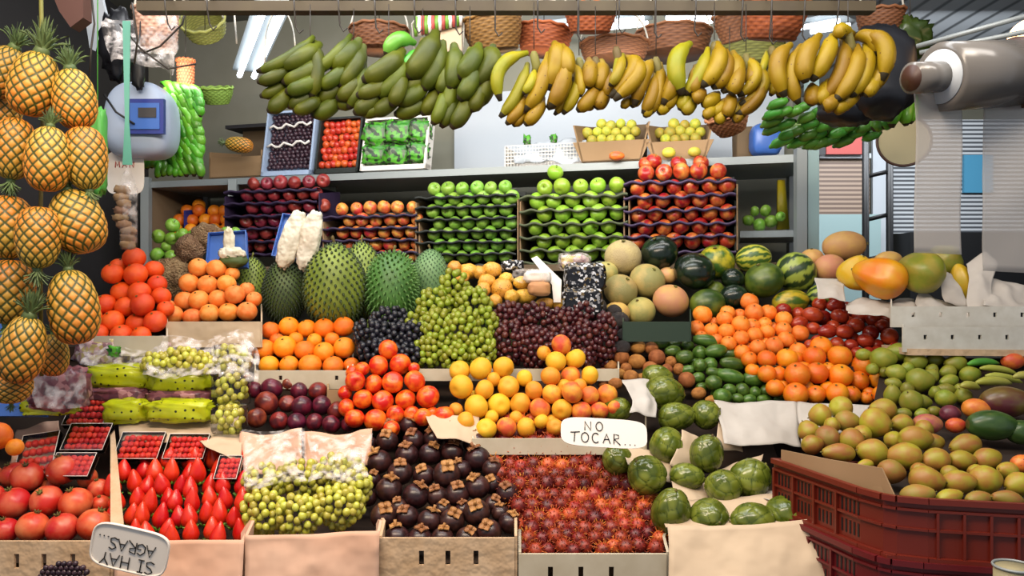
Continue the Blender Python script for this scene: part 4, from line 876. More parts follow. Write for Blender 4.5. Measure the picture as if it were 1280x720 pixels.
hand([(780,205,840,320,730,430,32),(835,250,880,380,740,485,32),(860,330,850,450,720,545,32),(820,220,790,380,30),(760,440,680,560,30),(780,480,700,590,26)], z, 'banana_yellow', 'hand of curved yellow bananas at the right end of the row', 2.62, (780,200))
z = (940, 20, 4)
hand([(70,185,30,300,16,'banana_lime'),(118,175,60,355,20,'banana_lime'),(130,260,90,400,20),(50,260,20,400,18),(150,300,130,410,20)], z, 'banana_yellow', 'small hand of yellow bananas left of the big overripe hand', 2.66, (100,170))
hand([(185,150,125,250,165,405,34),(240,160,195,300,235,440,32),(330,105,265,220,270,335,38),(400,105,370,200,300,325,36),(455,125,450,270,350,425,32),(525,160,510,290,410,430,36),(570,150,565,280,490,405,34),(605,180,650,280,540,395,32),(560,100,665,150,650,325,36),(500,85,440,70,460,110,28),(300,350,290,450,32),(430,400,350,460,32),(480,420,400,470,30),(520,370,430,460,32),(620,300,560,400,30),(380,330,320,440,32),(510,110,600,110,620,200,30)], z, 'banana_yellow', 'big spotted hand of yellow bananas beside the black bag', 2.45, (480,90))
# unripe plantain bunches
def plantains(name, label, D, Lf, stalk, m, zz):
    ox, oy, s = zz; o = thing(name, label, 'bananas', P(ox+stalk[0][0]/s, oy+stalk[0][1]/s, D+.1))
    for i, f in enumerate(Lf):
        q = [(ox+f[j]/s, oy+f[j+1]/s) for j in (0, 2, 4)]; banana(q[0], q[1], q[2], f[6]/s, D+f[7]/100, m, o)
    part('stalk', MB().tube([P(ox+a/s, oy+b/s, D+.07) for a, b in stalk], [.03, .028, .02], 8), 'stem_green', o)
    q = P(ox+stalk[0][0]/s, oy+stalk[0][1]/s, D+.07); part('string', MB().tube([q, Vector((q.x, q.y, 3.19))], .002, 5), 'wire', o)
random.seed(12); Lf = []
for (x, y) in [(130,440),(150,485),(215,480),(275,510),(100,530),(165,545),(290,545),(340,480),(405,505),(100,570),(180,595),(370,550),(330,595),(430,590),(240,630),(300,640),(220,580),(390,625),(110,490),(250,460),(480,560),(460,630),(340,640),(520,590),(150,630),(280,600),(560,560),(600,600)]:
    L_ = random.uniform(60, 85); Lf.append((x-L_*.65, y+L_*.28, x-10, y-4, x+L_*.75, y-L_*.2-6, 20, (y-540)/14+random.uniform(-1, 1)))
plantains('plantain_bunch', 'bright green plantain bunch with short fingers behind the spotted bananas', 3.0, Lf, [(600, 560), (380, 570), (150, 560)], 'plantain', (940, 20, 4))
plantains('plantain_bunch', 'few long green plantains right of the black bag', 2.85, [(775,370,700,440,700,560,30,0),(800,400,760,470,770,550,28,1),(735,480,690,520,640,560,30,3),(680,500,640,540,600,570,28,4),(800,380,810,450,790,540,26,4)], [(790, 350), (780, 400), (760, 450)], 'plantain_leafy', (940, 20, 4))
Lf = []
for r in range(11):
    y = 345+r*27
    for c in range(4):
        x = 276+c*27+6*math.sin(r*1.3); Lf.append((x-26, y-16-(3-c)*6, x+26+6*c, y-26+c*4, x+22+random.uniform(-4, 4)+r*1.2, y+50+random.uniform(-8, 8), 15, 4-c*1.4+random.uniform(-.6, .6)))
for r in range(7):
    x = 150+r*18; Lf.append((x+20, 585+random.uniform(-10, 10), x-5, 600, x-14, 622+random.uniform(0, 18), 12, 6))
for r in range(6):
    x = 230+r*22; Lf.append((x+15, 600+random.uniform(-10, 10), x+12, 635, x-4, 658+random.uniform(-8, 12), 13, 3))
plantains('plantain_bunch', 'hanging bunch of bright green plantains beside the blue scale', 3.1, Lf, [(280, 330), (300, 450), (290, 600)], 'plantain_leafy', (120, 0, 3))

# ================================================================== PINEAPPLES
def pine_body(seed):
    random.seed(seed); K1, K2 = 8, 13
    def f(a, t):
        z = math.cos(t); r = math.sin(t)**.72 if 0 < t < PI else 0; r *= 1-.07*z
        h = (1-z)/2*11
        u = (a/(2*PI)*12+h*.5) % 1; v = (-a/(2*PI)*12+h*.5*1.0) % 1
        e = min(u, 1-u, v, 1-v)*2; b = min(1, e/.55); d = .07*(b**.7)+.04*max(0, e-.72)
        r *= .93; return (r*math.cos(a)*(1+d), r*math.sin(a)*(1+d), z*(1+.01*b), b*.9, max(0, min(1, .5+z*.55+.5*noise.noise(Vector((math.cos(a), math.sin(a), z))*1.5+Vector((seed, 0, 0))))))
    mb, C = surf(132, 90, f); return mb.mesh('fruit_body', 'pineapple', col=C)
def pine_crown(seed, n=46):
    random.seed(seed); mb = MB(); mb.tube([(0, 0, .9), (0, 0, 1.15)], [.3, .2], 8)
    for i in range(n):
        f = i/n; a = i*2.4; ln = random.uniform(.55, .95)*(1-.25*abs(f-.4)); out = .85*(1-f)**1.1+.06; ca, sa = math.cos(a), math.sin(a); V = []
        for k in range(6):
            q = k/5; rr = .12+out*ln*q**1.2; zz = .95+.22*f+ln*(q*(1-.55*(1-f)*q))*1.15; wd = .085*(1-q)**.7+.002
            for s in (-1, 0, 1): V.append((rr*ca-s*wd*sa, rr*sa+s*wd*ca, zz-(.03 if s == 0 else 0)))
        m = len(V); V2 = [(x*.985, y*.985, z-.02) for x, y, z in V]; Fc = []
        for k in range(5):
            for s in (0, 1): b = k*3+s; Fc += [(b, b+1, b+4, b+3), (m+b+3, m+b+4, m+b+1, m+b)]
            Fc += [(k*3+3, m+k*3+3, m+k*3, k*3), (k*3+2, m+k*3+2, m+k*3+5, k*3+5)]
        mb.add(V+V2, Fc)
    return mb.mesh('crown', 'pineapple_leaf')
PB = [pine_body(i) for i in range(3)]; PC = [pine_crown(i) for i in range(3)]
def pineapple(x, y, rx, ry, tilt, up, D, label, sc=1, cs=1.0, back=0, fwd=0):
    s = D/F; a = math.radians(tilt); d = Vector((math.sin(a), back, math.cos(a)))*(1 if up else -1); q = d.to_track_quat('Z', 'Y') @ Quaternion((0, 0, 1), random.uniform(0, 6))
    o = tag(link('pineapple', None, None, P(x, y, D), q, (rx*s, rx*s, ry*s)), label, 'pineapple', 'pineapples hanging in the left cluster' if D < 3 else None)
    link('fruit_body', random.choice(PB), o); c = link('crown', random.choice(PC), o); k = cs; c.scale = (k, k, k*rx/ry*1.15); c.location = (0, 0, .98-.98*k*rx/ry*1.15+.06)
    return o
random.seed(5)
for x, y, rx, ry, tl, up, D, lb, cs in [
 (4,90,23,33,25,1,2.42,'pineapple cut by the left edge, topmost row',1.5),(42,105,29,40,14,1,2.36,'topmost plump pineapple with big crown, near the left edge',1.55),(93,124,26,37,-8,1,2.38,'topmost pineapple on the right with upright crown',1.45),
 (6,138,20,30,0,0,2.5,'shaded pineapple behind the top left ones',.8),(17,186,25,38,5,0,2.36,'orange pineapple at left edge in the second row',1),(60,199,27,40,4,1,2.3,'greenish pineapple in the middle of the second row',1.0),(107,198,26,39,-6,0,2.36,'orange pineapple at the right of the second row',1),
 (10,284,29,39,0,0,2.38,'pineapple at left edge in the third row',1),(48,297,27,38,2,0,2.28,'bright yellow pineapple in the middle of the third row',1),(97,277,32,40,-18,1,2.36,'tilted pineapple at the right of the third row',1.1),
 (12,365,29,40,4,0,2.38,'greenish pineapple at left edge in the fourth row',1),(92,384,30,46,-8,1,2.34,'long pale yellow pineapple at the right, lowest but one',1),
 (28,437,27,42,12,1,2.26,'orange pineapple at lower left with its crown pointing up',1.5),(67,444,18,26,0,1,2.42,'small pineapple behind the two lowest large ones',1),(14,484,25,20,0,0,2.34,'shaded stub of a pineapple lowest at the left edge',.5)]:
    pineapple(x, y, rx, ry, tl, up, D, lb, cs=cs*.82)
mb = MB(); mb.tube([P(50, -60, 2.47), P(54, 120, 2.46), P(50, 300, 2.46), P(52, 470, 2.46)], .006, 6); solo('hanging_rope', mb, 'stem', 'dark rope holding the hanging pineapple cluster', 'rope')
pineapple(299, 181, 10, 17, -82, 1, 4.28, 'small pineapple lying in the cardboard box on the upper shelf', cs=.9)

# ================================================================== BASKETS
def basket(x, y, rx, h, D, m, label, tilt=(0, 0), flare=.8, handle=True, deep=None, rows=9, group='wicker baskets hanging under the ceiling', hc='wire_light'):
    s = D/F; R = rx*s; H = h*s; o = tag(link('wicker_basket', None, None, P(x, y, D), Quaternion((1, 0, 0), math.radians(tilt[0])) @ Quaternion((0, 1, 0), math.radians(tilt[1]))), label, 'basket', group)
    mb = MB(); nu, nv = 64, rows*3; V = []; C = []
    for side in (0, 1):
        for j in range(nv+1):
            q = j/nv; r = R*(flare+(1-flare)*math.sin(q*PI/2)) if q > 0.001 else R*flare; z = -H/2+H*q
            for i in range(nu):
                a = 2*PI*i/nu; row = int(q*rows*.999); w_ = math.sin(a*nu/4+(row % 2)*PI)*abs(math.sin(q*rows*PI)); rr = (r-side*.006)+w_*.0035*(1-side)
                V.append((rr*math.cos(a), rr*math.sin(a), z+side*.003)); C.append((.25+.75*abs(math.sin(q*rows*PI))*(0.65+.35*w_), 0))
    n1 = (nv+1)*nu
    Fc = [(j*nu+i, j*nu+(i+1) % nu, (j+1)*nu+(i+1) % nu, (j+1)*nu+i) for j in range(nv) for i in range(nu)]
    Fc += [(n1+b, n1+a_, n1+d, n1+c) for (a_, b, c, d) in Fc]
    Fc += [(nv*nu+i, nv*nu+(i+1) % nu, n1+nv*nu+(i+1) % nu, n1+nv*nu+i) for i in range(nu)]
    V.append((0, 0, -H/2)); C.append((.7, 0)); V.append((0, 0, -H/2+.006)); C.append((.5, 0))
    Fc += [(len(V)-2, (i+1) % nu, i) for i in range(nu)]+[(len(V)-1, n1+i, n1+(i+1) % nu) for i in range(nu)]
    mb.add(V, Fc); link('bowl', mb.mesh('bowl', m, col=C), o)
    mb = MB(); pts = []
    for i in range(48): a = 2*PI*i/48; pts.append((R*1.02*math.cos(a), R*1.02*math.sin(a), H/2+.003*math.sin(a*12)))
    mb.tube(pts, .006, 6, closed=True); link('rim', mb.mesh('rim', m, col=[(.9, 0)]*len(mb.v)), o)
    if y != 120: part_s = MB().tube([(0, 0, -H*.3), Vector((0, 0, 3.18-P(x, y, D).z)) @ Matrix.Rotation(math.radians(0), 3, 'X')], .0018, 5); g = link('string', part_s.mesh('string', 'wire'), o); g.rotation_mode = 'QUATERNION'; g.rotation_quaternion = o.rotation_quaternion.inverted()
    if handle:
        mb = MB(); mb.tube([(R*math.cos(t), 0, H/2+R*1.15*math.sin(t)) for t in [PI*k/16 for k in range(17)]], .004, 6); link('handle', mb.mesh('handle', hc), o)
    return o
basket(474, 51, 36, 26, 3.2, 'wick_brown', 'reddish brown wicker basket left of the cloth-lined one')
basket(617, 44, 37, 40, 3.15, 'wick_gold', 'golden brown wicker basket, largest above the green bananas', (8, -8), .75, rows=12)
basket(680, 52, 34, 28, 3.25, 'wick_orange', 'reddish wicker basket above the large leftmost yellow hand', (0, 6))
basket(738, 24, 32, 32, 3.1, 'wick_orange', 'orange-brown wicker basket seen from below near the top middle', (12, 0), .75)
basket(768, 66, 42, 20, 3.32, 'wick_brown', 'low brown wicker basket behind the yellow bananas, right of middle', (0, 0), .85)
basket(842, 56, 46, 28, 3.66, 'wick_brown', 'wide brown wicker basket under the ceiling lamp', (0, 0), .85)
basket(966, 26, 41, 46, 3.0, 'wick_orange', 'bright orange wicker basket at the top right', (14, 4), .72, rows=10)
basket(918, 34, 24, 34, 3.36, 'wick_brown', 'dark wicker basket touching the bright orange one', (10, -14), .72)
basket(938, 70, 40, 28, 3.62, 'wick_olive', 'olive green wicker basket below the bright orange one', (0, 0), .85)
basket(912, 154, 26, 26, 3.3, 'wick_brown', 'tilted reddish brown basket beneath the yellow bananas at right', (20, -24), .6, False)
basket(196, 38, 26, 52, 3.0, 'wick_pink', 'tall pinkish banded basket wrapped in plastic above the scale', (8, 0), .8, rows=12)
basket(232, 96, 10, 40, 3.2, 'wick_orange', 'narrow reddish woven stack left of the small wall shelf', (0, 0), .9, False, rows=10)
basket(256, 34, 27, 22, 3.3, 'wick_olive', 'olive basket seen from below at the top left', (52, 0), .8)
basket(271, 120, 20, 20, 4.22, 'wick_green', 'green wicker bowl standing on the small wall shelf', (18, 0), .65, False)
basket(1100, 26, 28, 26, 2.95, 'wick_brown', 'dark brown basket above the black bag at the top right', (10, 0), .8)
mb = pillow(P(1132, 46, 2.95), .085, .06, .07, 4, amp=.5, e=.9); solo('moss_bundle', mb, 'water_green', 'dark green mossy bundle hanging above the film roll', 'bundle')
# cloth lined basket
t = thing('lined_basket', 'basket lined with cream cloth and a striped frill, above the green bananas', 'basket', P(545, 45, 3.1))
sheet('cloth', PS([(528,38,3.1),(576,24,3.1),(578,74,3.08),(558,84,3.08)]), 'paper', parent=t, amp=.006)
mb = MB()
for i in range(14):
    f = i/13; x, y = 520+56*f, 36-14*f; p = P(x, y, 3.08); mb.tube([p+Vector((0, 0, .045)), p+Vector((0, -.01, 0)), p+Vector((0, 0, -.03))], [.007, .009, .006], 6, i % 3)
part('frill', mb, ['leaf', 'foam', 'sign_red'], t)
mb = MB(); mb.tube([P(518, 62, 3.12), P(515, 30, 3.12), P(525, 16, 3.1), P(552, 12, 3.1), P(580, 22, 3.1), P(578, 78, 3.1)], .004, 6); part('handle', mb, 'wire_light', t)
mb = MB(); mb.tube([P(350+19*math.cos(a), 62-50*math.sin(a) if math.sin(a) > 0 else 62, 2.9) for a in [PI*k/16-.0 for k in range(17)]]+[P(349-18, 95, 2.9)], .003, 6); mb.tube([P(350, 12, 2.9), Vector((P(350, 12, 2.9).x, 2.9, 3.19))], .002, 5)
solo('wire_loop', mb, 'wire_light', 'pale wire loop above the leftmost green bananas', 'wire')

# ================================================================== APPLE STACKS
def stack(x0, x1, rows, pitch, r, key, traym, desc, group, tdesc, Doff=-.12, topextra=None, depth=.22, wav=.006, side='card', xo=None):
    n = 0
    for k, y in enumerate(rows):                # rows from the bottom upward
        y0 = y+r*.95; p, q = shP(x0-2, Doff), shP(x1+2, Doff); Dp, Dq = p.y, q.y
        zz = CZ-(y0-360)/F*(Dp+Dq)/2; d = -SH_N*depth; mb = MB(); V = []; nx = 44
        for dz in (0, -.011):
            for jj in range(3):
                for i in range(nx+1):
                    f = i/nx; w_ = wav*(math.sin(f*(x1-x0)/pitch*2*PI+k)*.6+noise.noise(Vector((f*3, k, 0)))*.9)
                    V.append(p.lerp(q, f)+d*(jj/2)-d*.06+Vector((0, 0, zz+w_+dz)))
        w1 = nx+1; m3 = 3*w1; Fc = []
        for jj in range(2):
            for i in range(nx): a_ = jj*w1+i; Fc += [(a_, a_+1, a_+w1+1, a_+w1), (m3+a_+w1, m3+a_+w1+1, m3+a_+1, m3+a_)]
        Fc += [(i+m3, i+1+m3, i+1, i) for i in range(nx)]; mb.add(V, Fc)
        solo('fruit_tray', mb, traym, '%s, %s' % (tdesc, 'lowest of its stack' if k == 0 else ordw(k+1)+' from the bottom'), 'tray', 'trays under the '+group)
        x = x0+r+(pitch*.45 if (k+(xo or 0)) % 2 else 0); idx = 0; nn = int((x1-x-r*.6)//pitch)+1
        random.seed(k*7+int(x0))
        while x < x1-r*.6:
            D = shP(x, Doff).y; s = D/F*r*random.uniform(.93, 1.05)
            pos = P(x+random.uniform(-1, 1), y, D+r/F*D*.8); pos.z = zz+s+.004+random.uniform(0, .004)
            put(key, pos, (s,)*3, (random.uniform(-.8, .8), -1 if random.random() < .6 else .2, random.uniform(-.3, 1)), rl(desc, (k, idx, nn)), 'apple', group); idx += 1
            x += pitch
    zl = CZ-(rows[0]+r-360)/F*shP((x0+x1)/2, Doff).y; zh = CZ-(rows[-1]-360)/F*shP((x0+x1)/2, Doff).y
    p, q = shP(x0, Doff-depth*-.92), shP(x1, Doff+depth*.92); hh = Vector((0, 0, zh-zl))
    bx = thing('fruit_box', 'open cardboard box sides around the '+group, 'box', p+Vector((0, 0, zl)))
    part('back_panel', MB().prism([Vector((p.x, p.y, zl)), Vector((q.x, q.y, zl)), Vector((q.x, q.y, zh)), Vector((p.x, p.y, zh))], -SH_N*.01), 'black_tray', bx, False)
    for xx in (x0-2.5, x1+2.5):
        a_, b_ = shP(xx, Doff-.0), shP(xx, Doff+depth)
        part('side_panel', MB().prism([Vector((a_.x, a_.y, zl)), Vector((b_.x, b_.y, zl)), Vector((b_.x, b_.y, zh-.03)), Vector((a_.x, a_.y, zh-.06))], SH_DIR*.006), side, bx, False)
stack(300, 410, [308,292,276,260,244,229], 17.5, 8.8, 'apple_dark', 'purple_tray', 'dark red apple in the leftmost tray stack', 'dark red apples', 'purple tray of dark red apples', side='purple_tray')
stack(420, 532, [322,307,291,276,261], 17.2, 8.6, 'apple_peach', 'purple_tray', 'red and yellow apple in the short tray stack', 'red and yellow apples', 'purple tray of red and yellow apples')
stack(533, 652, [322,308,293,279,264,249,236], 18, 9, 'apple_green', 'black_tray', 'bright green apple in the left green stack', 'bright green apples', 'black tray of bright green apples')
stack(660, 787, [318,302,285,268,251,234], 22.5, 10.6, 'apple_lime', 'pulp_tray', 'yellow-green apple in the wavy tray stack', 'yellow-green apples', 'grey pulp tray of yellow-green apples', wav=.009)
stack(786, 918, [303,285,268,251,234,216], 22.5, 10.6, 'apple_red', 'violet_tray', 'red apple in the right tray stack', 'red apples of the right stack', 'violet tray of red apples', wav=.009)
for x, y, k, ds in [(694,216,'apple_lime','single yellow-green apple resting on top of its stack'),(817,202,'apple_red','red apple at the very top of the right stack'),(808,206,'apple_red','red apple left of the topmost, on the right stack'),(848,205,'apple_red','red apple right of the topmost, on the right stack'),(876,204,'apple_red','orange-red apple at the top right corner of the right stack')]:
    D = shP(x, -.05).y; put(k, P(x, y, D), (10.2*D/F,)*3, (.3, -.6, 1), ds, 'apple')
# left compartment: boxed oranges, limes
def openbox(x0, x1, y0, y1, off, depth, m, label, name='cardboard_box', cat='box', th=.008, front=1., zb=None, back=1.0, flare=0, inner=None, fm_=None):
    p, q = shP(x0, off), shP(x1, off); Dm = (p.y+q.y)/2; zt, zb_ = CZ-(y0-360)/F*Dm, CZ-(y1-360)/F*Dm; H = zt-zb_; d = -SH_N*depth
    p = Vector((p.x, p.y, zb_)); q = Vector((q.x, q.y, zb_)); u = (q-p).normalized(); o = thing(name, label, cat, (p+q)/2)
    up = Vector((0, 0, 1)); fl = flare*H
    part('front_panel', MB().prism([p, q, q+up*H*front+u*fl, p+up*H*front-u*fl], -SH_N*th), fm_ or m, o, False)
    part('back_panel', MB().prism([p+d, q+d, q+d+up*H*back, p+d+up*H*back], SH_N*th), inner or m, o, False)
    part('side_panel', MB().prism([p, p+d, p+d+up*H*back, p+up*H*max(front, back*.8)-u*fl], u*th), m, o, False)
    part('side_panel', MB().prism([q, q+d, q+d+up*H*back, q+up*H*max(front, back*.8)+u*fl], -u*th), m, o, False)
    part('bottom_panel', MB().prism([p, q, q+d, p+d], up*th), inner or m, o, False)
    return o
openbox(212, 288, 262, 300, .12, .3, 'blue_dark', 'dark crate of oranges with blue sides in the left shelf bay', 'fruit_crate', 'crate', inner='card_dark', back=1.25, front=.18)
L = []
for r, (y, xs) in enumerate([(287,(222,238,254,270,283)),(275,(226,241,256,270,282)),(264,(232,248,266,280)),(257,(247,))]):
    for x in xs: L.append((x+random.uniform(-2, 2), y, 7.6))
pile(L, 'orange_back', 'small orange in the shaded blue-sided crate', 'orange', 'oranges in the blue-sided crate', lambda x, y, R: Dshelf(x)+.16+(290-y)*.003, 'rand', 10, 31)
L = [(201,296,8.5),(215,296,8),(226,294,8),(216,285,8.5),(239,294,7),(293,291,7),(283,290,6),(199,318,9),(214,320,8),(226,318,8),(208,307,6)]
pile(L, 'apple_green', 'green apple in the shaded left shelf bay', 'apple', 'green apples under the boxed oranges', lambda x, y, R: 4.0, 'rand', 12, 32)
L = [(938,276,7),(950,280,8),(963,276,8),(972,272,6),(957,264,7),(944,264,6)]
pile(L, 'apple_green', 'small green apple on the right shelf bay', 'apple', 'small green apples in the right shelf bay', lambda x, y, R: Dshelf(x)+.1, 'rand', 10, 33)
o = solo('yellow_cloth', MB().prism([P(973,225,3.72), P(981,225,3.72), P(987,286,3.72), P(972,287,3.72)], (0, .02, 0)), 'banana_lime', 'yellow strip hanging at the right end of the shelf bay', 'cloth')

# ================================================================== UPPER SHELF
openbox(250, 317, 196, 222, .08, .3, 'card', 'cardboard box with a small pineapple on the upper shelf', back=1.6, inner='card_dark')
solo('grey_carton', slabwall(shP(250, .4), shP(314, .4), 2.28, 2.47, .03), 'card_dark', 'grey-brown carton standing behind the cardboard box with the pineapple', 'carton', smooth=False)
# tilted white box of dark plums
def tiltbox(x0, x1, yt, yb, off, m, label, name, lean=.07, th=.012, H=.07, inner=None):
    """open tray leaning back against the wall, its mouth to the viewer"""
    a = shP(x0, off); b = shP(x1, off); Dm = (a.y+b.y)/2; zt, zb = CZ-(yt-360)/F*(Dm+lean), CZ-(yb-360)/F*Dm
    a.z = b.z = zb; up = Vector((0, 0, zt-zb))-SH_N*lean; u = (b-a); un = u.normalized(); bk = -SH_N*H; o = thing(name, label, 'box', (a+b)/2)
    part('bottom_panel', MB().prism([a+bk, b+bk, b+bk+up, a+bk+up], -SH_N*th), inner or m, o, False)
    for s, q in ((1, a), (-1, b)): part('side_panel', MB().prism([q, q+bk, q+bk+up, q+up], un*th*s), m, o, False)
    part('rim', MB().prism([a, b, b+bk, a+bk], up.normalized()*th*2.2), m, o, False); part('rim', MB().prism([a+up, b+up, b+bk+up, a+bk+up], -up.normalized()*th), m, o, False)
    return lambda u_, v_: a+u*u_+up*v_+bk*.55
def fillbox(fn, nu, nv, r, key, desc, cat, group, seed=3):
    random.seed(seed)
    for j in range(nv):
        for i in range(nu):
            p = fn((i+.5+(.22 if j % 2 else -.22)*.8)/nu*.88+.06, (j+.5)/nv*.84+.11)+Vector((random.uniform(-1, 1), random.uniform(-1, .5), random.uniform(-1, 1)))*r*.22
            s = r*random.uniform(.9, 1.08); put(key, p, (s, s, s), (random.uniform(-1, 1), -1, random.uniform(-1, 1)), rl(desc, (j, i, nu)), cat, group)
f = tiltbox(319, 382, 138, 219, .05, 'scale_body', 'blue-white foam box of dark small plums leaning on the upper shelf', 'foam_box')
fillbox(f, 10, 15, .0135, 'jocote', 'tiny dark plum in the leaning foam box', 'plum', 'small dark plums in the leaning foam box')
for v in (.45, .74):
    a_, b_ = f(.06, v), f(.9, v+.06); mb = MB(); mb.tube([a_.lerp(b_, k/10)+SH_N*.03+Vector((0, 0, .012*math.sin(k*1.9))) for k in range(11)], .007, 6); solo('paper_strip', mb, 'foam', 'crinkled white paper strip across the dark plums, %s one' % ('lower' if v < .5 else 'upper'), 'paper')
f = tiltbox(385, 440, 146, 216, .06, 'black_tray', 'dark box of orange-red tomatoes on the upper shelf', 'tomato_box', inner='card')
fillbox(f, 7, 7, .021, 'tomato', 'small orange-red tomato in the dark shelf box', 'tomato', 'tomatoes in the dark shelf box')
f = tiltbox(443, 526, 146, 212, .06, 'foam', 'white lined tray of packed green herbs on the upper shelf', 'herb_tray')
for i, (u_, v_, w_, h_) in enumerate([(.2,.3,.075,.05),(.55,.28,.075,.05),(.85,.32,.06,.05),(.2,.7,.075,.06),(.55,.72,.075,.06),(.85,.72,.06,.055)]):
    c = f(u_, v_); solo('herb_packet', pillow(c+SH_N*.02, w_, .03, h_, i+2, amp=.3), 'herb_mix', 'bag of bright green leaves in the white tray, %s row, %s' % ('upper' if v_ > .5 else 'lower', ('left', 'middle', 'right')[i % 3]), 'herbs', 'bags of green herbs')
# lattice crate with plastic
lc = thing('lattice_crate', 'white lattice crate filled with crumpled plastic on the upper shelf', 'crate', shP(675, .05, 2.1))
a_, b_ = shP(627, .06, 2.105), shP(730, .06, 2.105); mb = MB(); n = 26; Hc = .105
for i in range(n+1): q = a_.lerp(b_, i/n); mb.box(q+Vector((0, 0, Hc/2)), (.003, .003, Hc))
for k in range(7): mb.prism([a_+Vector((0, 0, k*Hc/6)), b_+Vector((0, 0, k*Hc/6)), b_+Vector((0, .004, k*Hc/6)), a_+Vector((0, .004, k*Hc/6))], (0, 0, .004))
d = -SH_N*.25
mb.prism([a_+d, b_+d, b_+d+Vector((0, 0, Hc)), a_+d+Vector((0, 0, Hc))], -SH_N*.004); mb.prism([a_, a_+d, a_+d+Vector((0, 0, Hc)), a_+Vector((0, 0, Hc))], SH_DIR*.004); mb.prism([b_, b_+d, b_+d+Vector((0, 0, Hc)), b_+Vector((0, 0, Hc))], -SH_DIR*.004)
part('lattice', mb, 'foam', lc, False)
sheet('plastic_wrap', [shP(640, .1, 2.23), shP(726, .12, 2.24), shP(726, .04, 2.13), shP(640, .04, 2.12)], 'wall_white', 'crumpled pale plastic stuffed in the white lattice crate', 'plastic', .035, 12, 20, 10)
for i, x in enumerate((650, 684)): solo('herb_sprig', pillow(shP(x, .14, 2.25), .018, .015, .022, i, 14, 10, .7), 'herb_mix', 'small green sprig poking above the lattice crate, %s one' % ('left', 'right')[i], 'herb')
gb = [(718, 806, 'left'), (810, 886, 'right')]
for x0, x1, w_ in gb:
    openbox(x0+8, x1-6, 176, 202, .03, .3, 'card', '%s cardboard box of yellow guavas on the upper shelf' % w_, back=2.3, flare=.45, inner='card_dark')
    L = hexfill([(x0+10, 179), (x1-8, 179), (x1-10, 152), (x0+12, 158)], 12, 9, 6.6, .15, 41+x0)
    pile(L, 'guava_shelf', 'yellow guava in the %s shelf box' % w_, 'guava', 'yellow guavas in the %s shelf box' % w_, lambda x, y, R: Dshelf(x)+.1+(180-y)*.005, 'rand', 9, 42)
for x, y, rx, ry, k, ds in [(771,195,10.5,6,'mango_orange','orange mango lying before the left guava box'),(836,191,9.5,7,'guava_shelf','greenish yellow fruit lying before the right guava box, left one'),(868,190,9,6.5,'guava_shelf','yellow fruit lying before the right guava box, right one')]:
    D = shP(x, -.03).y; s = D/F; put(k, P(x, y, D), (ry*s, ry*s, rx*s), (1, 0, 0), ds, 'fruit')
solo('blue_jug', pillow(shP(958, .12, 2.19), .07, .06, .075, 6, amp=.05), 'blue_plastic', 'blue plastic container at the right end of the upper shelf', 'container')
solo('grey_carton', pillow(shP(930, .2, 2.19), .045, .05, .08, 2, amp=.03, e=.3), 'card_dark', 'grey packet left of the blue container on the upper shelf', 'carton')

# ================================================================== CRATES, PAPERS AND BOXES OF THE DISPLAY
ZL = .60                                     # top of the front ledge
def frontcrate(x0, x1, yt, m, label, D=2.22, slots=(), yb=575, sides=(1, 1), tear=0, name='wooden_crate'):
    zt = CZ-(yt-360)/F*D; X0, X1 = (x0-640)/F*D, (x1-640)/F*D; th = .009; o = thing(name, label, 'crate', ((X0+X1)/2, D, ZL)); mb = MB()
    s0, s1 = zt-.075, zt-.035; xs = sorted((x-640)/F*D for x in slots)
    if not xs: mb.box(((X0+X1)/2, D, (ZL+zt)/2), (X1-X0, th, zt-ZL))
    else:
        mb.box(((X0+X1)/2, D, (ZL+s0)/2), (X1-X0, th, s0-ZL)); mb.box(((X0+X1)/2, D, (s1+zt)/2), (X1-X0, th, zt-s1)); e = X0
        for x in xs+[None]:
            r = X1 if x is None else x-.007; mb.box(((e+r)/2, D, (s0+s1)/2), (r-e, th, s1-s0)); e = None if x is None else x+.007
    part('front_panel', mb, m, o, False)
    b = P(0, yb, Dg(yb)); 
    for k, X in ((0, X0), (1, X1)):
        if sides[k]:
            pr = [Vector((X, D, ZL)), Vector((X, D, zt+.005)), Vector((X*1.0, D+.06, zt+.03)), Vector((X*b.y/D, b.y, b.z+(.02 if yb < 540 else -.02))), Vector((X*b.y/D, b.y, b.z-.06)), Vector((X, D+.04, ZL))]
            part('side_panel', MB().prism(pr, (.008, 0, 0)), m, o, False)
    mb = MB(); mb.box(((X0+X1)/2, D+.06, ZL+.004), (X1-X0, .12, .008)); part('bottom_panel', mb, m, o, False)
    return o
frontcrate(-40, 138, 676, 'crate_wood', 'wooden crate with slots holding the pomegranates', slots=(22, 56, 92), yb=520)
frontcrate(144, 301, 679, 'paper_pink', 'low box wrapped in brownish pink paper holding the strawberries', yb=650, name='wrapped_box')
frontcrate(306, 470, 672, 'paper_pink', 'box wrapped in pink-brown paper holding the bagged pale grapes', yb=640, name='wrapped_box')
frontcrate(474, 643, 672, 'crate_wood', 'worn wooden crate with slots holding the mangosteens', slots=(527, 560, 595), yb=635)
frontcrate(648, 833, 692, 'crate_white', 'whitish wooden crate with slots holding the rambutans', slots=(688, 726, 764), yb=650)
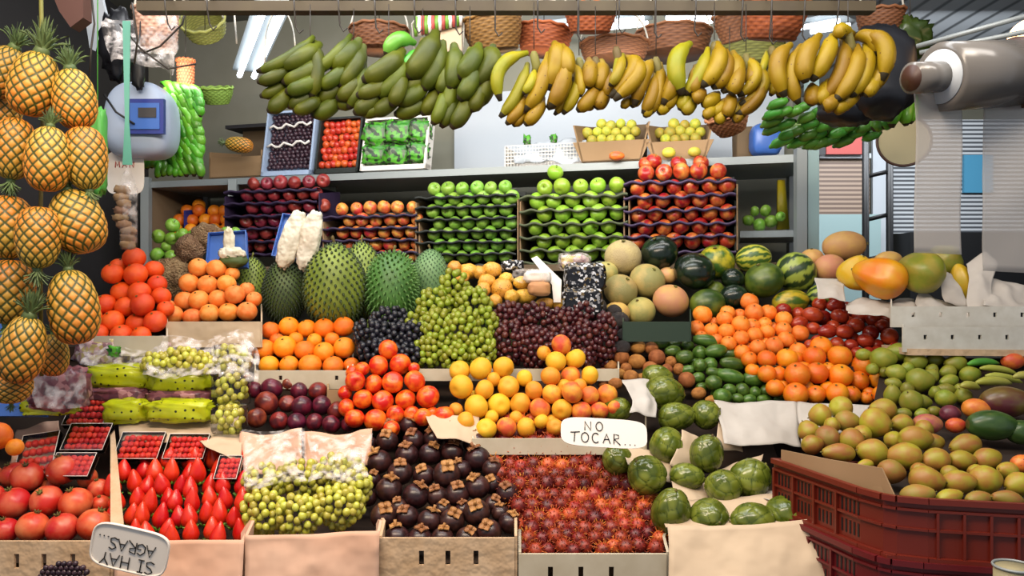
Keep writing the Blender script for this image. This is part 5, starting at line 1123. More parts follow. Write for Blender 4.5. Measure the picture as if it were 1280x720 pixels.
# wrapping papers
def drape(x0, x1, yt, yb, D, m, label, seed, amp=.012, dy=0, name='wrapping_paper'):
    return sheet(name, PS([(x0, yt, D+.03), (x1, yt+dy, D+.03), (x1, yb, D), (x0, yb, D)]), m, label, 'paper', amp, 7, 26, 10, 0, .0015, seed)
drape(144, 303, 676, 735, 2.18, 'paper_pink', 'pinkish wrapping paper over the front of the strawberry box', 2, .008)
drape(306, 472, 668, 735, 2.18, 'paper_pink', 'pinkish wrapping paper over the front of the bagged grape box', 4, .014, -6)
sheet('wrapping_paper', PS([(833,656,2.26),(1028,652,2.22),(1058,735,2.12),(835,735,2.16)]), 'paper', 'large whitish wrapping paper hanging below the lowest cherimoyas', 'paper', .022, 5, 30, 12, seed=6)
sheet('wrapping_paper', PS([(820,628,2.42),(1010,618,2.4),(1030,655,2.25),(833,660,2.27)]), 'paper', 'whitish paper the lowest cherimoyas lie on', 'paper', .01, 6, 26, 8, seed=8)
for i, (pts, m, ds, a_) in enumerate([
 ([(780,476,2.82),(812,482,2.84),(822,520,2.66),(786,515,2.62)], 'paper_white', 'torn white paper beside the topmost cherimoya', .03),
 ([(770,556,2.62),(838,566,2.62),(842,606,2.52),(785,580,2.5)], 'paper', 'white paper beneath the sign, between cherimoyas', .014),
 ([(852,535,2.62),(905,560,2.66),(870,600,2.55),(838,582,2.52)], 'paper', 'white paper between the middle cherimoyas', .014),
 ([(900,505,2.8),(928,510,2.82),(928,565,2.62),(895,558,2.6)], 'paper', 'white paper right of the upper cherimoyas', .014),
 ([(836,598,2.52),(888,606,2.54),(884,634,2.42),(846,622,2.4)], 'paper', 'white paper above the two lowest left cherimoyas', .01),
 ([(884,606,2.5),(912,612,2.48),(935,634,2.4),(900,640,2.36)], 'paper', 'white paper fold above the lowest middle cherimoya', .01),
 ([(896,588,2.56),(955,566,2.6),(950,584,2.54),(905,600,2.5)], 'paper', 'white paper flap behind the right cherimoya', .01),
 ([(936,616,2.46),(970,612,2.46),(1024,636,2.36),(960,626,2.36)], 'paper_white', 'white paper flap sticking out right of the cherimoyas', .006),
 ([(893,500,2.78),(996,503,2.76),(1002,556,2.62),(905,558,2.58)], 'paper_white', 'smooth white paper below the green avocados', .014),
 ([(996,503,2.74),(1090,505,2.68),(1070,540,2.6),(1002,552,2.6)], 'paper_white', 'white paper below the lowest large tangerines', .01),
 ([(530,518,2.70),(600,520,2.72),(606,560,2.62),(545,545,2.58)], 'paper', 'white paper between the mangosteens and the peaches', .012),
 ([(143,512,2.76),(300,515,2.76),(300,562,2.62),(150,548,2.62)], 'paper', 'cream paper under the dotted packets', .016),
 ([(245,548,2.64),(305,540,2.66),(300,580,2.54),(262,562,2.54)], 'paper', 'folded cream paper corner beside the raspberry boxes', .012),
 ([(20,535,2.72),(75,530,2.74),(70,590,2.6),(10,600,2.56)], 'paper_pink', 'pale crumpled paper behind the leftmost pomegranates', .02),
 ([(1060,372,3.05),(1145,372,3.05),(1140,398,2.92),(1060,392,2.94)], 'paper_white', 'crumpled white paper under the orange papaya', .03),
 ([(1145,368,3.0),(1225,380,3.0),(1220,400,2.88),(1140,398,2.88)], 'paper_white', 'crumpled white paper on the foam crates', .03),
 ([(1172,336,3.0),(1188,340,3.0),(1215,385,2.95),(1180,380,2.95)], 'paper_white', 'twisted white paper standing in front of the brownish papaya', .02),
 ([(1205,330,3.02),(1240,312,3.05),(1238,385,2.92),(1212,390,2.92)], 'paper_white', 'large torn white paper standing at the right', .035),
 ([(1225,350,3.02),(1290,356,3.0),(1290,388,2.9),(1225,386,2.9)], 'paper_white', 'flattened white paper at the right edge', .03),
 ([(1020,345,3.16),(1056,345,3.14),(1058,375,3.0),(1022,372,3.02)], 'paper_white', 'white paper behind the tamarillos', .02)]):
    sheet('paper_sheet', PS(pts), m, ds, 'paper', a_, 8, 20, 14, 0, .0012, i+10)
# inner tier boxes
def tierbox(x0, x1, yt, yb, D, m, label, depth=.2, name='fruit_box', holes=()):
    zt, zb = CZ-(yt-360)/F*D, CZ-(yb-360)/F*D; X0, X1 = (x0-640)/F*D, (x1-640)/F*D; o = thing(name, label, 'box', ((X0+X1)/2, D, zb)); mb = MB(); hz = (zt*.6+zb*.4)
    if holes:
        mb.box(((X0+X1)/2, D, (zt+hz+.008)/2), (X1-X0, .008, zt-hz-.008)); mb.box(((X0+X1)/2, D, (zb+hz-.008)/2), (X1-X0, .008, hz-.008-zb)); e = X0
        for x in list(holes)+[None]:
            r = X1 if x is None else (x-640)/F*D-.006; mb.box(((e+r)/2, D, hz), (r-e, .008, .016)); e = None if x is None else (x-640)/F*D+.006
    else: mb.box(((X0+X1)/2, D, (zt+zb)/2), (X1-X0, .008, zt-zb))
    part('front_panel', mb, m, o, False)
    for X in (X0, X1): part('side_panel', MB().prism([(X, D, zb), (X, D, zt), (X*(D+depth)/D, D+depth, zt+depth*.2), (X*(D+depth)/D, D+depth, zb+depth*.2)], (.006, 0, 0)), m, o, False)
    return o
tierbox(318, 434, 463, 486, 2.90, 'crate_white', 'whitish box with small holes holding the bright oranges', holes=(351, 421))
tierbox(440, 772, 461, 476, 2.90, 'crate_white', 'long whitish box under the black, green and red grapes')
tierbox(409, 434, 487, 512, 2.83, 'card', 'small brown cardboard box edge between plums and oranges', .1)
tierbox(590, 806, 548, 568, 2.62, 'crate_white', 'whitish box holding the peaches', .25)
tierbox(208, 326, 402, 434, 2.98, 'paper', 'cream paper-covered box under the pale orange pyramid', .3, 'covered_box')
tierbox(118, 208, 420, 445, 2.86, 'crate_white', 'pale box under the deep red-orange pyramid', .25)
tierbox(778, 862, 402, 427, 3.02, 'green_plastic', 'dark green plastic crate under the tan melons', .3, 'plastic_crate')
for i, (yt, yb, x0, D, ds) in enumerate([(383,409,1113,2.84,'upper white foam crate with notches at the right'),(409,440,1128,2.80,'lower white foam crate at the right')]):
    tierbox(x0, 1330, yt, yb, D, 'styro', ds, .3, 'foam_crate', holes=[x0+28+34*k for k in range(5)])
solo('foam_strip', MB().prism(PS([(1135,436,2.79),(1330,438,2.79),(1330,446,2.79),(1135,444,2.79)]), (0, .2, 0)), 'crate_wood', 'thin wooden ledge below the white foam crates', 'ledge', smooth=False)
# red plastic crates
def redcrate(A, B, C, zt, H, m, label, rows=(.25, .55)):
    o = thing('plastic_crate', label, 'crate', (B[0], B[1], zt-H)); A, B, C = [Vector((p[0], p[1], 0)) for p in (A, B, C)]
    u = (A-B).normalized(); v = (C-B).normalized(); path = [A, B+u*.09, B+u*.03+v*.012, B+u*.012+v*.03, B+v*.09, C]; th = .007
    segs = list(zip(path[:-1], path[1:])); nrm = lambda a, b: Vector(((b-a).y, -(b-a).x, 0)).normalized()
    mb = MB()
    for a, b in segs:
        n = nrm(a, b); n = -n if n.dot(Vector((-.3, -1, 0))) < 0 else n
        q = [a+Vector((0, 0, zt-H)), b+Vector((0, 0, zt-H)), b+Vector((0, 0, zt)), a+Vector((0, 0, zt))]; mb.prism(q, -n*th)
    part('wall', mb, m, o, False)
    for nm, z0, hh, out in (('rim', zt-.012, .014, .014), ('rim', zt-.032, .006, .009), ('band', zt-H*.52, .006, .008), ('rim', zt-H, .010, .012)):
        mb = MB()
        for a, b in segs:
            n = nrm(a, b); n = -n if n.dot(Vector((-.3, -1, 0))) < 0 else n
            mb.prism([a+Vector((0, 0, z0)), b+Vector((0, 0, z0)), b+Vector((0, 0, z0+hh)), a+Vector((0, 0, z0+hh))], n*out)
        part(nm, mb, m, o, False)
    mg = MB()
    for a, b, k in ((path[1], path[0], 24), (path[4], path[5], 9)):
        n = nrm(a, b); n = -n if n.dot(Vector((-.3, -1, 0))) < 0 else n; t = (b-a).normalized()
        for i in range(k):
            p = a.lerp(b, (i+.3)/k)
            if k == 9: part('rib', MB().prism([p+Vector((0, 0, zt-H)), p+t*.006+Vector((0, 0, zt-H)), p+t*.006+Vector((0, 0, zt-.03)), p+Vector((0, 0, zt-.03))], n*.009), m, o, False)
            elif i % 6 not in (5,):
                for zz in (.26, .62):
                    mg.prism([p+Vector((0, 0, zt-H*(zz+.22))), p+t*.006+Vector((0, 0, zt-H*(zz+.22))), p+t*.006+Vector((0, 0, zt-H*zz)), p+Vector((0, 0, zt-H*zz))], n*.0015)
            else: part('rib', MB().prism([p+Vector((0, 0, zt-H)), p+t*.008+Vector((0, 0, zt-H)), p+t*.008+Vector((0, 0, zt-.03)), p+Vector((0, 0, zt-.03))], n*.010), m, o, False)
    part('slot_row', mg, 'black', o, False)
    D_ = A+(C-B); mb = MB(); mb.prism([A+Vector((0, 0, zt-H)), D_+Vector((0, 0, zt-H)), D_+Vector((0, 0, zt)), A+Vector((0, 0, zt))], (0, .007, 0)); part('back_wall', mb, m, o, False)
    part('bottom', MB().prism([p+Vector((0, 0, zt-H)) for p in (A, B, C, D_)], (0, 0, .008)), m, o, False)
    return o
zr = .997; cA, cB, cC = (.775, 2.36), (.905, 1.93), (1.50, 1.80)
redcrate(cA, cB, cC, zr, .15, 'red_plastic', 'rusty red plastic crate holding the pears, upper of the two')
k_ = .012; redcrate((cA[0]-k_, cA[1]+.02), (cB[0]-k_, cB[1]), (cC[0], cC[1]), zr-.152, .15, 'wine_plastic', 'wine red plastic crate, lower of the two at the right')
mb = MB(); mb.box((1.22, 2.08, .345), (.44, .3, .685)); solo('plastic_crate', mb, 'wine_plastic', 'dark red crate hidden lowest under the two red ones', 'crate', smooth=False)
a_, b_ = Vector((cA[0]+.012, cA[1]-.02, 0)), Vector((cB[0]+.014, cB[1]+.06, 0))
pts = [a_+Vector((0, 0, zr-.05)), b_+Vector((0, 0, zr-.05)), b_+Vector((.012, -.05, zr-.01)), b_+Vector((0, 0, zr+.055)), a_.lerp(b_, .5)+Vector((0, 0, zr+.04)), a_+Vector((0, 0, zr+.03))]
solo('cardboard_liner', MB().prism(pts, (.004, .002, 0)), 'card', 'brown cardboard liner standing inside the left of the pear crate', 'cardboard', smooth=False)
mb = MB(); c = P(1268, 735, 1.72); mb.tube([c+Vector((0, 0, z_)) for z_ in (-.06, .045)], .04, 28); t = thing('tin_can', 'tin can with a shiny rim cut by the bottom right corner', 'can', c); part('body', mb, 'cream', t)
mb = MB(); mb.tube([c+Vector((.041*math.cos(q), .041*math.sin(q), .047)) for q in [2*PI*k/24 for k in range(24)]], .003, 6, closed=True); part('rim', mb, 'metal_grey', t)

# ================================================================== SIGNS
GL = {'N': [[(0,0),(0,1),(.9,0),(.9,1)]], 'O': [[(.5+.5*math.cos(a), .5+.5*math.sin(a)) for a in [2*PI*k/14 for k in range(15)]]], 'T': [[(0,.95),(1.3,1.05)],[(.6,1),(.5,0)]],
 'C': [[(.5+.5*math.cos(a), .5+.5*math.sin(a)) for a in [PI*.25+1.5*PI*k/12 for k in range(13)]]], 'A': [[(0,0),(.5,1),(1,0)],[(.2,.4),(.85,.42)]], 'R': [[(0,0),(.05,1),(.7,.9),(.7,.6),(.05,.5),(.9,-.1)]],
 'S': [[(.9,.9),(.5,1.02),(.1,.8),(.3,.55),(.75,.4),(.8,.1),(.4,-.03),(0,.1)]], 'I': [[(.3,0),(.3,1)],[(0,1),(.6,1)],[(0,0),(.6,0)]], 'H': [[(0,0),(0,1)],[(.8,0),(.8,1)],[(0,.5),(.8,.5)]], 'Y': [[(0,1),(.45,.5)],[(.9,1),(.45,.5),(.4,0)]],
 'G': [[(.9,.85),(.5,1),(.08,.7),(.05,.25),(.45,0),(.9,.15),(.9,.5),(.5,.5)]], '.': [[(0,0),(.12,0)]], 'M': [[(0,0),(.1,1),(.5,.3),(.9,1),(1,0)]], ' ': []}
def sign(c, u, v, w_, h_, lines, label, m='foam', ink='ink', th=.006, lw=.0016, name='price_sign', border=True):
    """c centre, u/v unit directions of the writing (right, up); lines: (text, x, y, height, advance)"""
    c, u, v = Vector(c), Vector(u).normalized(), Vector(v).normalized(); n = u.cross(v).normalized(); o = thing(name, label, 'sign', c); K = 40; V = []
    for dn in (0, -th):
        for k in range(K):
            a = 2*PI*k/K; g = lambda q: math.copysign(abs(q)**.45, q); V.append(c+u*g(math.cos(a))*w_/2+v*g(math.sin(a))*h_/2+n*dn)
    mb = MB().add(V, [tuple(range(K)), tuple(range(2*K-1, K-1, -1))]+[(k, k+K, (k+1) % K+K, (k+1) % K) for k in range(K)]); part('card', mb, m, o, False)
    if border:
        mb = MB(); mb.tube([c+(p-c)*.985+n*.001 for p in V[:K]], .0028, 6, closed=True); part('rim', mb, m, o)
    for tx, x, y, hh, adv in lines:
        cur = x
        for ch in tx:
            for st_ in GL.get(ch, []):
                mb = MB(); mb.tube([c+u*(cur+p[0]*hh*.75)+v*(y+p[1]*hh)+n*.0014 for p in st_], lw, 5); part('lettering', mb, ink, o)
            cur += adv*(.45 if ch in 'I.' else 1)
    return o
D = 2.40; s = D/F; c = P(755, 541, D)
sign(c, (1, 0, -.06), (0.02, .35, 1), 108*s, 36*s, [('NO', -24*s, 2*s, 11*s, 14*s), ('TOCAR...', -42*s, -13*s, 12*s, 13.5*s)], 'white foam sign hand-lettered NO TOCAR... above the rambutans', border=False)
D = 2.10; s = D/F; c = P(162, 687, D); th_ = math.radians(180-13)
u = Vector((math.cos(th_), 0, math.sin(th_))); v = Vector((-math.sin(th_), .12, math.cos(th_)))
sign(c, u, v, 98*s, 58*s, [('AGRAS...', -32*s, -11*s, 15*s, 12*s), ('SI HAY', -34*s, 10*s, 16*s, 13*s)], 'upside-down white card hand-lettered SI HAY AGRAS... at the lower left')
L = hexfill([(45,722),(110,722),(108,708),(84,704),(60,708)], 6.5, 4.5, 3.4, .2, 8)
pile(L, 'jocote', 'tiny dark berry at the bottom left edge', 'berry', 'tiny dark berries at the bottom left', lambda x, y, R: 2.15, 'rand', 4.5, 51)

# ================================================================== PACKAGED GOODS ON THE LEFT
def clamshell(cx, cy, w_, h_, D, label, nx=6, ny=4, tilt=.62, rot=0, key='raspberry', gname=None, dn=1):
    s = D/F; c = P(cx, cy, D); n = Vector((0, -math.sin(tilt+.2), math.cos(tilt+.2))); u = Vector((math.cos(rot), 0, math.sin(rot))); v = n.cross(u).normalized(); u = v.cross(n).normalized()
    hv = h_*s/2/max(.3, v.z); ny += 1; r = min(w_*s/2/nx, hv/ny*1.25)*1.02
    random.seed(int(cx*3+cy))
    for j in range(ny):
        for i in range(nx):
            p = c+u*((i+.5)/nx*2-1)*(w_*s/2*.9)+v*((j+.5)/ny*2-1)*hv*.88+n*random.uniform(-.003, .003); k = r*random.uniform(.95, 1.12)
            put(key, p, (k, k, k), (random.random(), random.random(), 1), rl(label[1], (j, i, nx)), label[2], label[3])
    o = thing('clear_box', label[0], 'plastic box', c); mb = MB(); H = r*1.25
    A = [c+u*a*w_*s/2+v*b*hv for a, b in ((-1, -1), (1, -1), (1, 1), (-1, 1))]
    mb.prism([p+n*H for p in A], n*.0008); part('lid', mb, 'clear_box', o, False)
    mb = MB(); mb.tube([p+n*H for p in A], .0013, 5, closed=True); part('rim', mb, 'foam', o)
    mb = MB()
    for i in range(4): a, b = A[i], A[(i+1) % 4]; mb.prism([a-n*H, b-n*H, b+n*H, a+n*H], (c-(a+b)/2).normalized()*.0008)
    mb.prism([p-n*H for p in A], n*.001); part('tray', mb, 'clear_box', o, False)
    return o
for cx, cy, w_, h_, nx, ny, wh in [(112,515,50,32,7,3,'highest'),(110,548,52,28,7,3,'second'),(92,583,50,24,6,3,'lowest, behind the pomegranates'),(176,559,54,28,7,3,'left of the two above the strawberries'),(234,560,50,26,7,3,'right of the two above the strawberries'),(286,586,28,24,4,3,'small, behind the right strawberries')]:
    clamshell(cx, cy, w_, h_, Dg(cy)-.06, ('clear box of red raspberries, %s' % wh, 'raspberry, %s box' % wh.split(',')[0].replace(' two above the strawberries', ' pair'), 'raspberry', 'red raspberries in the clear box, %s' % wh), nx, ny)
clamshell(48, 570, 44, 44, Dg(570)-.04, ('pale tray of loose red berries and white stalks, leftmost', 'red berry in the leftmost pale tray', 'raspberry', 'berries in the leftmost pale tray'), 5, 3, rot=.25)
def pack(cx, cy, hw, hh, D, m, seed, label, cat, name='packet', amp=.22, dp=.05, e=.55):
    s = D/F; return solo(name, pillow(P(cx, cy, D), hw*s, dp, hh*s, seed, amp=amp, e=e), m, label, cat)
pack(153, 470, 43, 15, 2.82, 'dotted', 1, 'lime green dotted packet, upper left of four', 'packet', 'dotted_packet')
pack(160, 514, 28, 15, 2.72, 'dotted', 2, 'lime green dotted packet, lower left of four', 'packet', 'dotted_packet')
pack(226, 477, 38, 14, 2.80, 'dotted', 3, 'lime green dotted packet, upper right of four', 'packet', 'dotted_packet')
pack(226, 513, 40, 14, 2.70, 'dotted', 4, 'lime green dotted packet, lower right of four', 'packet', 'dotted_packet')
pack(150, 492, 38, 9, 2.80, 'onion_mix', 5, 'bag of dark shallots between the left dotted packets', 'vegetables', 'shallot_bag')
pack(226, 495, 38, 8, 2.78, 'onion_mix', 6, 'bag of dark shallots between the right dotted packets', 'vegetables', 'shallot_bag')
pack(72, 485, 35, 26, 2.62, 'onion_mix', 7, 'clear pack of purple shallots below the pineapples', 'vegetables', 'shallot_bag', .25)
pack(62, 508, 34, 10, 2.64, 'dotted', 8, 'lime green dotted wrap under the purple shallot pack', 'packet', 'dotted_packet')
sheet('plastic_wrap', PS([(38,458,2.57),(106,460,2.57),(108,508,2.54),(42,512,2.54)]), 'clear', 'clear wrap over the purple shallot pack', 'plastic', .02, 10, 16, 12, 0, .0008, 3)
pack(130, 440, 32, 18, 2.90, 'garlic_mix', 9, 'clear bag of pale garlic with a green sprig', 'vegetables', 'garlic_bag')
pack(186, 440, 24, 18, 2.92, 'garlic_mix', 10, 'smaller clear bag of pale garlic beside the other', 'vegetables', 'garlic_bag')
solo('herb_sprig', pillow(P(143, 440, 2.82), .022, .01, .018, 3, 14, 10, .7), 'herb_mix', 'green sprig lying on the larger garlic bag', 'herb')
bag('plastic_wrap', [(100,418,2.9),(208,422,2.9),(206,458,2.78),(102,458,2.78)], 'clear wrap over the two garlic bags', 'plastic', .02, seed=8)
heap([(196,455,20,13,2.78),(226,452,24,16,2.78),(252,456,14,14,2.78)], 4.6, 'grape_pale', 'pale grape bunch in clear wrap above the dotted packets', 'wrapped pale grapes above the dotted packets', 120, pitch=30)
bag('plastic_wrap', [(206,418,2.85),(270,424,2.85),(272,470,2.7),(180,470,2.7)], 'clear wrap over the pale grapes above the dotted packets', 'plastic', .02, seed=12)
for i, (cx, cy, hw, hh, ds) in enumerate([(291,449,21,18,'top'),(289,488,19,19,'middle'),(287,524,17,16,'bottom')]):
    bunch(cx, cy, hw, hh, 5, 'grape_pale', 'grapes in the clear box, %s of three stacked' % ds, 'boxed pale grapes', Ds(cy)-.1, 130+i, bulge=.02, taper=0)
    s = (Ds(cy)-.1)/F; c = P(cx, cy, Ds(cy)-.1); solo('clear_box', pillow(c, (hw+2)*s, .045, (hh+1)*s, i+1, amp=.03, e=.25), 'clear_box', 'clear plastic grape box, %s of three stacked' % ds, 'plastic box')
bag('plastic_wrap', [(268,420,2.8),(318,415,2.82),(322,480,2.72),(272,470,2.68)], 'clear plastic hanging over the stacked grape boxes', 'plastic', .03, seed=14)
L = [(2,548,16),(14,556,10)]; pile(L, 'orange_back', 'orange at the left edge behind the crate', 'orange', 'oranges at the left edge', lambda x, y, R: 2.5, 'rand', 12, 61)

# ================================================================== CUT FRUIT TRAYS, FOAM TRAYS, BLACK PACKETS
def flattray(cs, D, label, m='blue_plastic', dz=.02):
    A = [P(x, y, D+d_) for x, y, d_ in cs]; c = sum(A, Vector())/4; o = thing('blue_tray', label, 'tray', c); n = (A[1]-A[0]).cross(A[3]-A[0]).normalized(); n = n if n.y < 0 else -n
    part('base', MB().prism(A, -n*.004), m, o, False); mb = MB(); mb.tube([p+n*dz for p in A], .004, 6, closed=True)
    for i in range(4): a, b = A[i], A[(i+1) % 4]; mb.prism([a, b, b+n*dz, a+n*dz], (c-(a+b)/2).normalized()*.003)
    part('rim', mb, m, o, False); return o
flattray([(263,294,.05),(309,291,.05),(311,336,0),(260,334,0)], 3.24, 'square blue tray with a piece of cut soursop, left one')
flattray([(355,270,.08),(402,278,.08),(396,330,0),(341,322,0)], 3.26, 'blue tray with large white soursop halves, right one')
D = 3.2; s = D/F
t = thing('cut_soursop', 'cut soursop wedge with white flesh on the left blue tray', 'soursop', P(287, 316, D)); 
mb = pillow(P(292, 325, D), 17*s, .03, 10*s, 5, amp=.2, e=.9); part('skin', mb, 'soursop_b', t)
mb = pillow(P(290, 317, D-.012), 16*s, .02, 8*s, 6, amp=.3, e=.9); mb2 = pillow(P(286, 302, D-.005), 7*s, .012, 17*s, 7, amp=.25, e=.9); mb.add(mb2.v, mb2.f); part('flesh', mb, 'flesh', t)
D = 3.18; s = D/F
for x, y, rx, ry, tl, ds in [(364,300,13,37,18,'left'),(387,300,13,37,12,'right')]:
    mb = pillow((0, 0, 0), rx*s, .03, ry*s, x, 30, 30, .12, .8); R = Matrix.Rotation(math.radians(tl), 3, 'Y'); c = P(x, y, D); mb.v = [tuple(R @ Vector(v)+c) for v in mb.v]
    solo('cut_soursop', mb, 'flesh', 'peeled white soursop half, %s one on the right blue tray' % ds, 'soursop')
D = 3.3; s = D/F
A = PS([(664,323,3.36),(671,320,3.36),(702,350,3.28),(701,378,3.2),(692,378,3.2),(690,356,3.26)]); solo('foam_tray', MB().prism(A, (0, .02, 0)), 'foam', 'white foam tray standing on edge among the yellow guavas', 'tray', smooth=False)
pack(662, 345, 22, 9, 3.22, 'clear', 3, 'pinkish wrapped foam tray behind the yellow guavas', 'tray', 'wrapped_tray', .1); pack(674, 361, 14, 9, 3.18, 'melon_peach', 4, 'small pale wrapped tray among the yellow guavas', 'tray', 'wrapped_tray', .1)
pack(672, 346, 17, 8, 3.25, 'foam', 5, 'pale packet under the standing foam tray', 'packet', 'wrapped_tray', .12)
sheet('foam_tray', PS([(668,385,3.2),(705,388,3.2),(706,398,3.12),(668,396,3.12)]), 'foam', 'small foam tray edge above the red grapes', 'tray', .004)
pack(718, 328, 20, 12, 3.34, 'clear', 6, 'clear crumpled packet behind the black ones', 'packet', 'plastic_packet'); pack(718, 328, 17, 9, 3.36, 'garlic_mix', 6, 'pale contents packet behind the black ones', 'packet', 'plastic_packet')
pack(731, 346, 26, 17, 3.22, 'blackpack_mix', 7, 'shiny black and white packet, upper of two beside the melons', 'packet', 'black_packet', .12, .03, .35)
pack(728, 378, 25, 18, 3.14, 'blackpack_mix', 8, 'shiny black and white packet, lower of two beside the melons', 'packet', 'black_packet', .12, .03, .35)
pack(641, 332, 14, 7, 3.4, 'blackpack_mix', 9, 'small dark packet behind the speckled guavas', 'packet', 'black_packet', .15, .03)

# ================================================================== LEFT BACKGROUND: SCALE, STRAP, BAGS, SIGN
D = 2.95; s = D/F
t = thing('hanging_scale', 'blue-grey market scale with a dark blue display, hanging at the left', 'scale', P(168, 148, D))
def fsc(a, tt):
    sx, sy, sz = math.sin(tt)*math.cos(a), math.sin(tt)*math.sin(a), math.cos(tt); g = lambda v, e: math.copysign(abs(v)**e, v); z_ = g(sz, .6); wd = 42*(1-.28*max(0, z_)**2)
    return (P(169, 0, D).x+g(sx, .5)*wd*s, D+.06+g(sy, .5)*.09, P(0, 148, D).z+z_*48*s)
part('body', surf(40, 26, fsc)[0], 'scale_body', t)
R = Matrix.Rotation(.0, 3, 'Z'); cc = P(183, 146, D-.035)
part('display_frame', MB().box(cc, (45*s, .02, 43*s)), 'blue_dark', t, False); part('display', MB().box(cc+Vector((0, -.011, 0)), (36*s, .006, 32*s)), 'blue_plastic', t, False); part('display_window', MB().box(cc+Vector((.01, -.015, .012)), (22*s, .004, 12*s)), 'dark_panel', t, False)
mb = MB(); mb.tube([P(130, 118, D-.05), P(145, 140, D-.06), P(168, 155, D-.055)], .004, 6); part('cable', mb, 'black', t)
mb = MB(); mb.tube([P(172, 105, D-.02), P(174, 60, D-.02), P(176, 20, D-.02)], .0025, 6); part('hanger', mb, 'black', t)
solo('black_hook', pillow(P(173, 92, D-.05), 8*s, .02, 20*s, 3, 16, 12, .3, .9), 'black', 'black plastic hook above the scale display', 'hook')
A = PS([(153,26,2.8),(163,26,2.8),(161,150,2.8),(165,206,2.8),(153,206,2.8),(156,150,2.8)]); solo('plastic_strap', MB().prism(A, (0, .003, 0)), 'tape', 'sea green plastic strap hanging in front of the scale', 'strap', smooth=False)
for i, q in enumerate([[(115,0,2.85),(118,30,2.85),(114,60,2.85),(112,95,2.85)],[(150,30,2.8),(175,60,2.82),(210,86,2.85),(245,80,2.9)],[(235,0,2.85),(228,30,2.85),(200,58,2.85),(180,66,2.85)],[(292,6,2.9),(294,30,2.9),(296,55,2.9)],[(165,3,2.75),(172,50,2.8),(168,80,2.8)]]):
    solo('cable', MB().tube(PS(q), .0035, 6), 'wire' if i != 3 else 'wire_light', ['dark cable hanging left of the plastic-wrapped basket','dark cable sagging from the strap towards the small shelf','dark cable looping from the beam behind the pink basket','pale string right of the olive basket','dark cable just right of the green strap'][i], 'cable')
bag('plastic_bag', [(128,18,2.92),(222,20,2.92),(214,92,2.9),(140,88,2.88)], 'grey clear plastic around the pink basket at the upper left', 'plastic bag', .05, seed=21)
solo('dark_bundle', pillow(P(150, 55, 3.1), .07, .06, .13, 5, amp=.3, e=.9), 'black_bag', 'dark bundle hanging behind the green strap', 'bundle')
gb_ = pillow(P(122, 190, 2.75), .028, .03, .15, 3, amp=.15); gb_.tube([P(122, 150, 2.75), Vector((P(122, 150, 2.75).x, 2.75, 3.19))], .002, 5)
solo('green_bag', gb_, 'green_bag', 'bright green bag hanging behind the pineapples', 'bag')
c = P(156, 216, 3.0); sign(c, (1, 0, 0), (0, 0, 1), 48*.003, 54*.003, [('MAN', -.035, .02, .022, .027)], 'white striped paper with red letters MAN below the scale', 'foam', 'sign_red', .003, .002, 'paper_notice', False)
t = thing('garlic_string', 'clear strip of dark garlic heads hanging below the scale', 'garlic', P(159, 270, 2.95))
random.seed(4)
for k in range(9):
    mb = pillow(P(154+random.uniform(-4, 8), 238+k*8.5, 2.95), 9*.0029, .025, 6*.0029, k, 14, 10, .3, .8); part('garlic_head', mb, 'yam', t)
part('net', MB().tube(PS([(160, 205, 2.95), (160, 235, 2.95), (161, 312, 2.95)]), [.004, .034, .03], 14), 'clear', t)
solo('wood_post', MB().prism(PS([(60,-20,2.9),(104,-20,2.9),(104,22,2.9),(88,34,2.9),(74,14,2.9)]), (0, .06, 0)), 'wood_red', 'reddish brown wooden post at the top left above the pineapples', 'post', smooth=False)
solo('white_board', MB().prism(PS([(80,-150,3.3),(128,-150,3.3),(128,0,3.3),(148,80,3.3),(112,60,3.3)]), (0, .02, 0)), 'wall_white', 'pale board leaning at the top left behind the pineapples', 'board', smooth=False)
solo('blue_crate', MB().prism(PS([(-60,400,2.75),(30,392,2.75),(38,520,2.6),(-60,520,2.6)]), (0, .1, -.02)), 'blue_plastic', 'blue plastic sheet at the left edge behind the lowest pineapples', 'sheet', smooth=False)

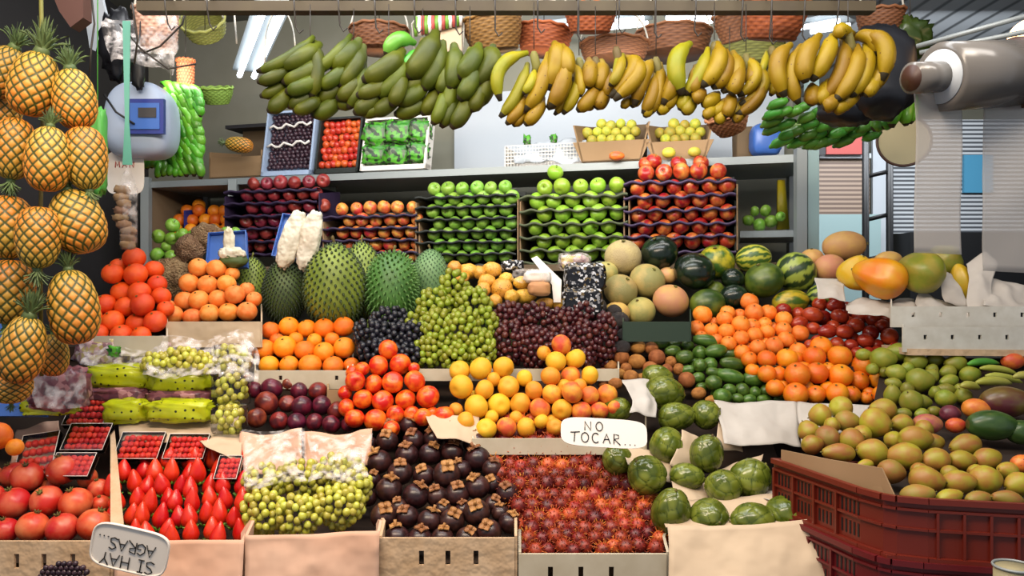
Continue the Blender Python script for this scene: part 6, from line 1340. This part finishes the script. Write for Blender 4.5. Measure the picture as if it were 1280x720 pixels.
# ================================================================== RIGHT: BLACK BAG, FILM ROLL, ROUND TRAY
mb = pillow(P(1096, 92, 2.7), .125, .10, .16, 8, amp=.12, e=.85); q = pillow(P(1058, 140, 2.72), .10, .06, .05, 3, amp=.15, e=.9); mb.add(q.v, q.f)
solo('black_bag', mb, 'black_bag', 'black plastic bag hanging right of the big spotted banana hand', 'bag')
D = 1.95; s = D/F; t = thing('film_roll', 'large roll of plastic film on a core at the upper right', 'film roll', P(1220, 95, D))
a, b = P(1176, 96, D-.02), P(1268, 92, D+.05); d = (b-a)
part('roll', MB().tube([a, a+d*.01, a+d*.99, b], [34*s, 42*s, 42*s, 40*s], 40), 'film_roll', t)
part('end_face', MB().tube([a-d*.012, a-d*.002], [33*s, 33*s], 40), 'wall_white', t)
part('core', MB().tube([a-d*.38, a+d*.05], 19*s, 28), 'film_roll', t)
part('core_end', MB().tube([a-d*.385, a-d*.37], [16*s, 16*s], 28), 'brown_edge', t)
part('end_disc', MB().tube([b, b+d*.05], 46*s, 40), 'brown_edge', t)
part('rod', MB().tube([a-d*.3, b+d*1.5], .012, 10), 'metal_dark', t)
sheet('plastic_film', PS([(1142,112,D),(1202,116,D),(1202,318,D),(1143,316,D)]), 'film', 'left translucent film strip hanging from the roll', 'plastic film', .008, 4, 20, 24)
sheet('plastic_film', PS([(1230,130,D+.04),(1300,130,D+.04),(1300,342,D+.04),(1230,340,D+.04)]), 'film', 'right translucent film strip hanging at the right edge', 'plastic film', .008, 4, 20, 24, seed=4)
c = P(1130, 176, 3.3); t = thing('round_tray', 'round cream tray with a brown edge hanging behind the film', 'tray', c)
dd = Vector((.25, .97, 0)); part('plate', MB().tube([c, c+dd*.008], .10, 40), 'cream', t, False); part('string', MB().tube([c+Vector((0, 0, .1)), Vector((c.x, c.y, 3.27))], .002, 5), 'wire', t); mb = MB(); e1 = Vector((.97, -.25, 0))
mb.tube([c+e1*.103*math.cos(q)+Vector((0, 0, .103*math.sin(q))) for q in [2*PI*k/36 for k in range(36)]], .006, 6, closed=True); part('edge', mb, 'brown_edge', t)
for i, (x0, y0, x1, y1) in enumerate([(1146,58,1290,18),(1150,66,1300,36)]):
    solo('metal_bar', MB().tube([P(x0, y0, 2.5), P(x1, y1, 2.3)], .008, 8), 'metal_grey', 'thin metal bar slanting above the film roll, %s one' % ('upper', 'lower')[i], 'bar')
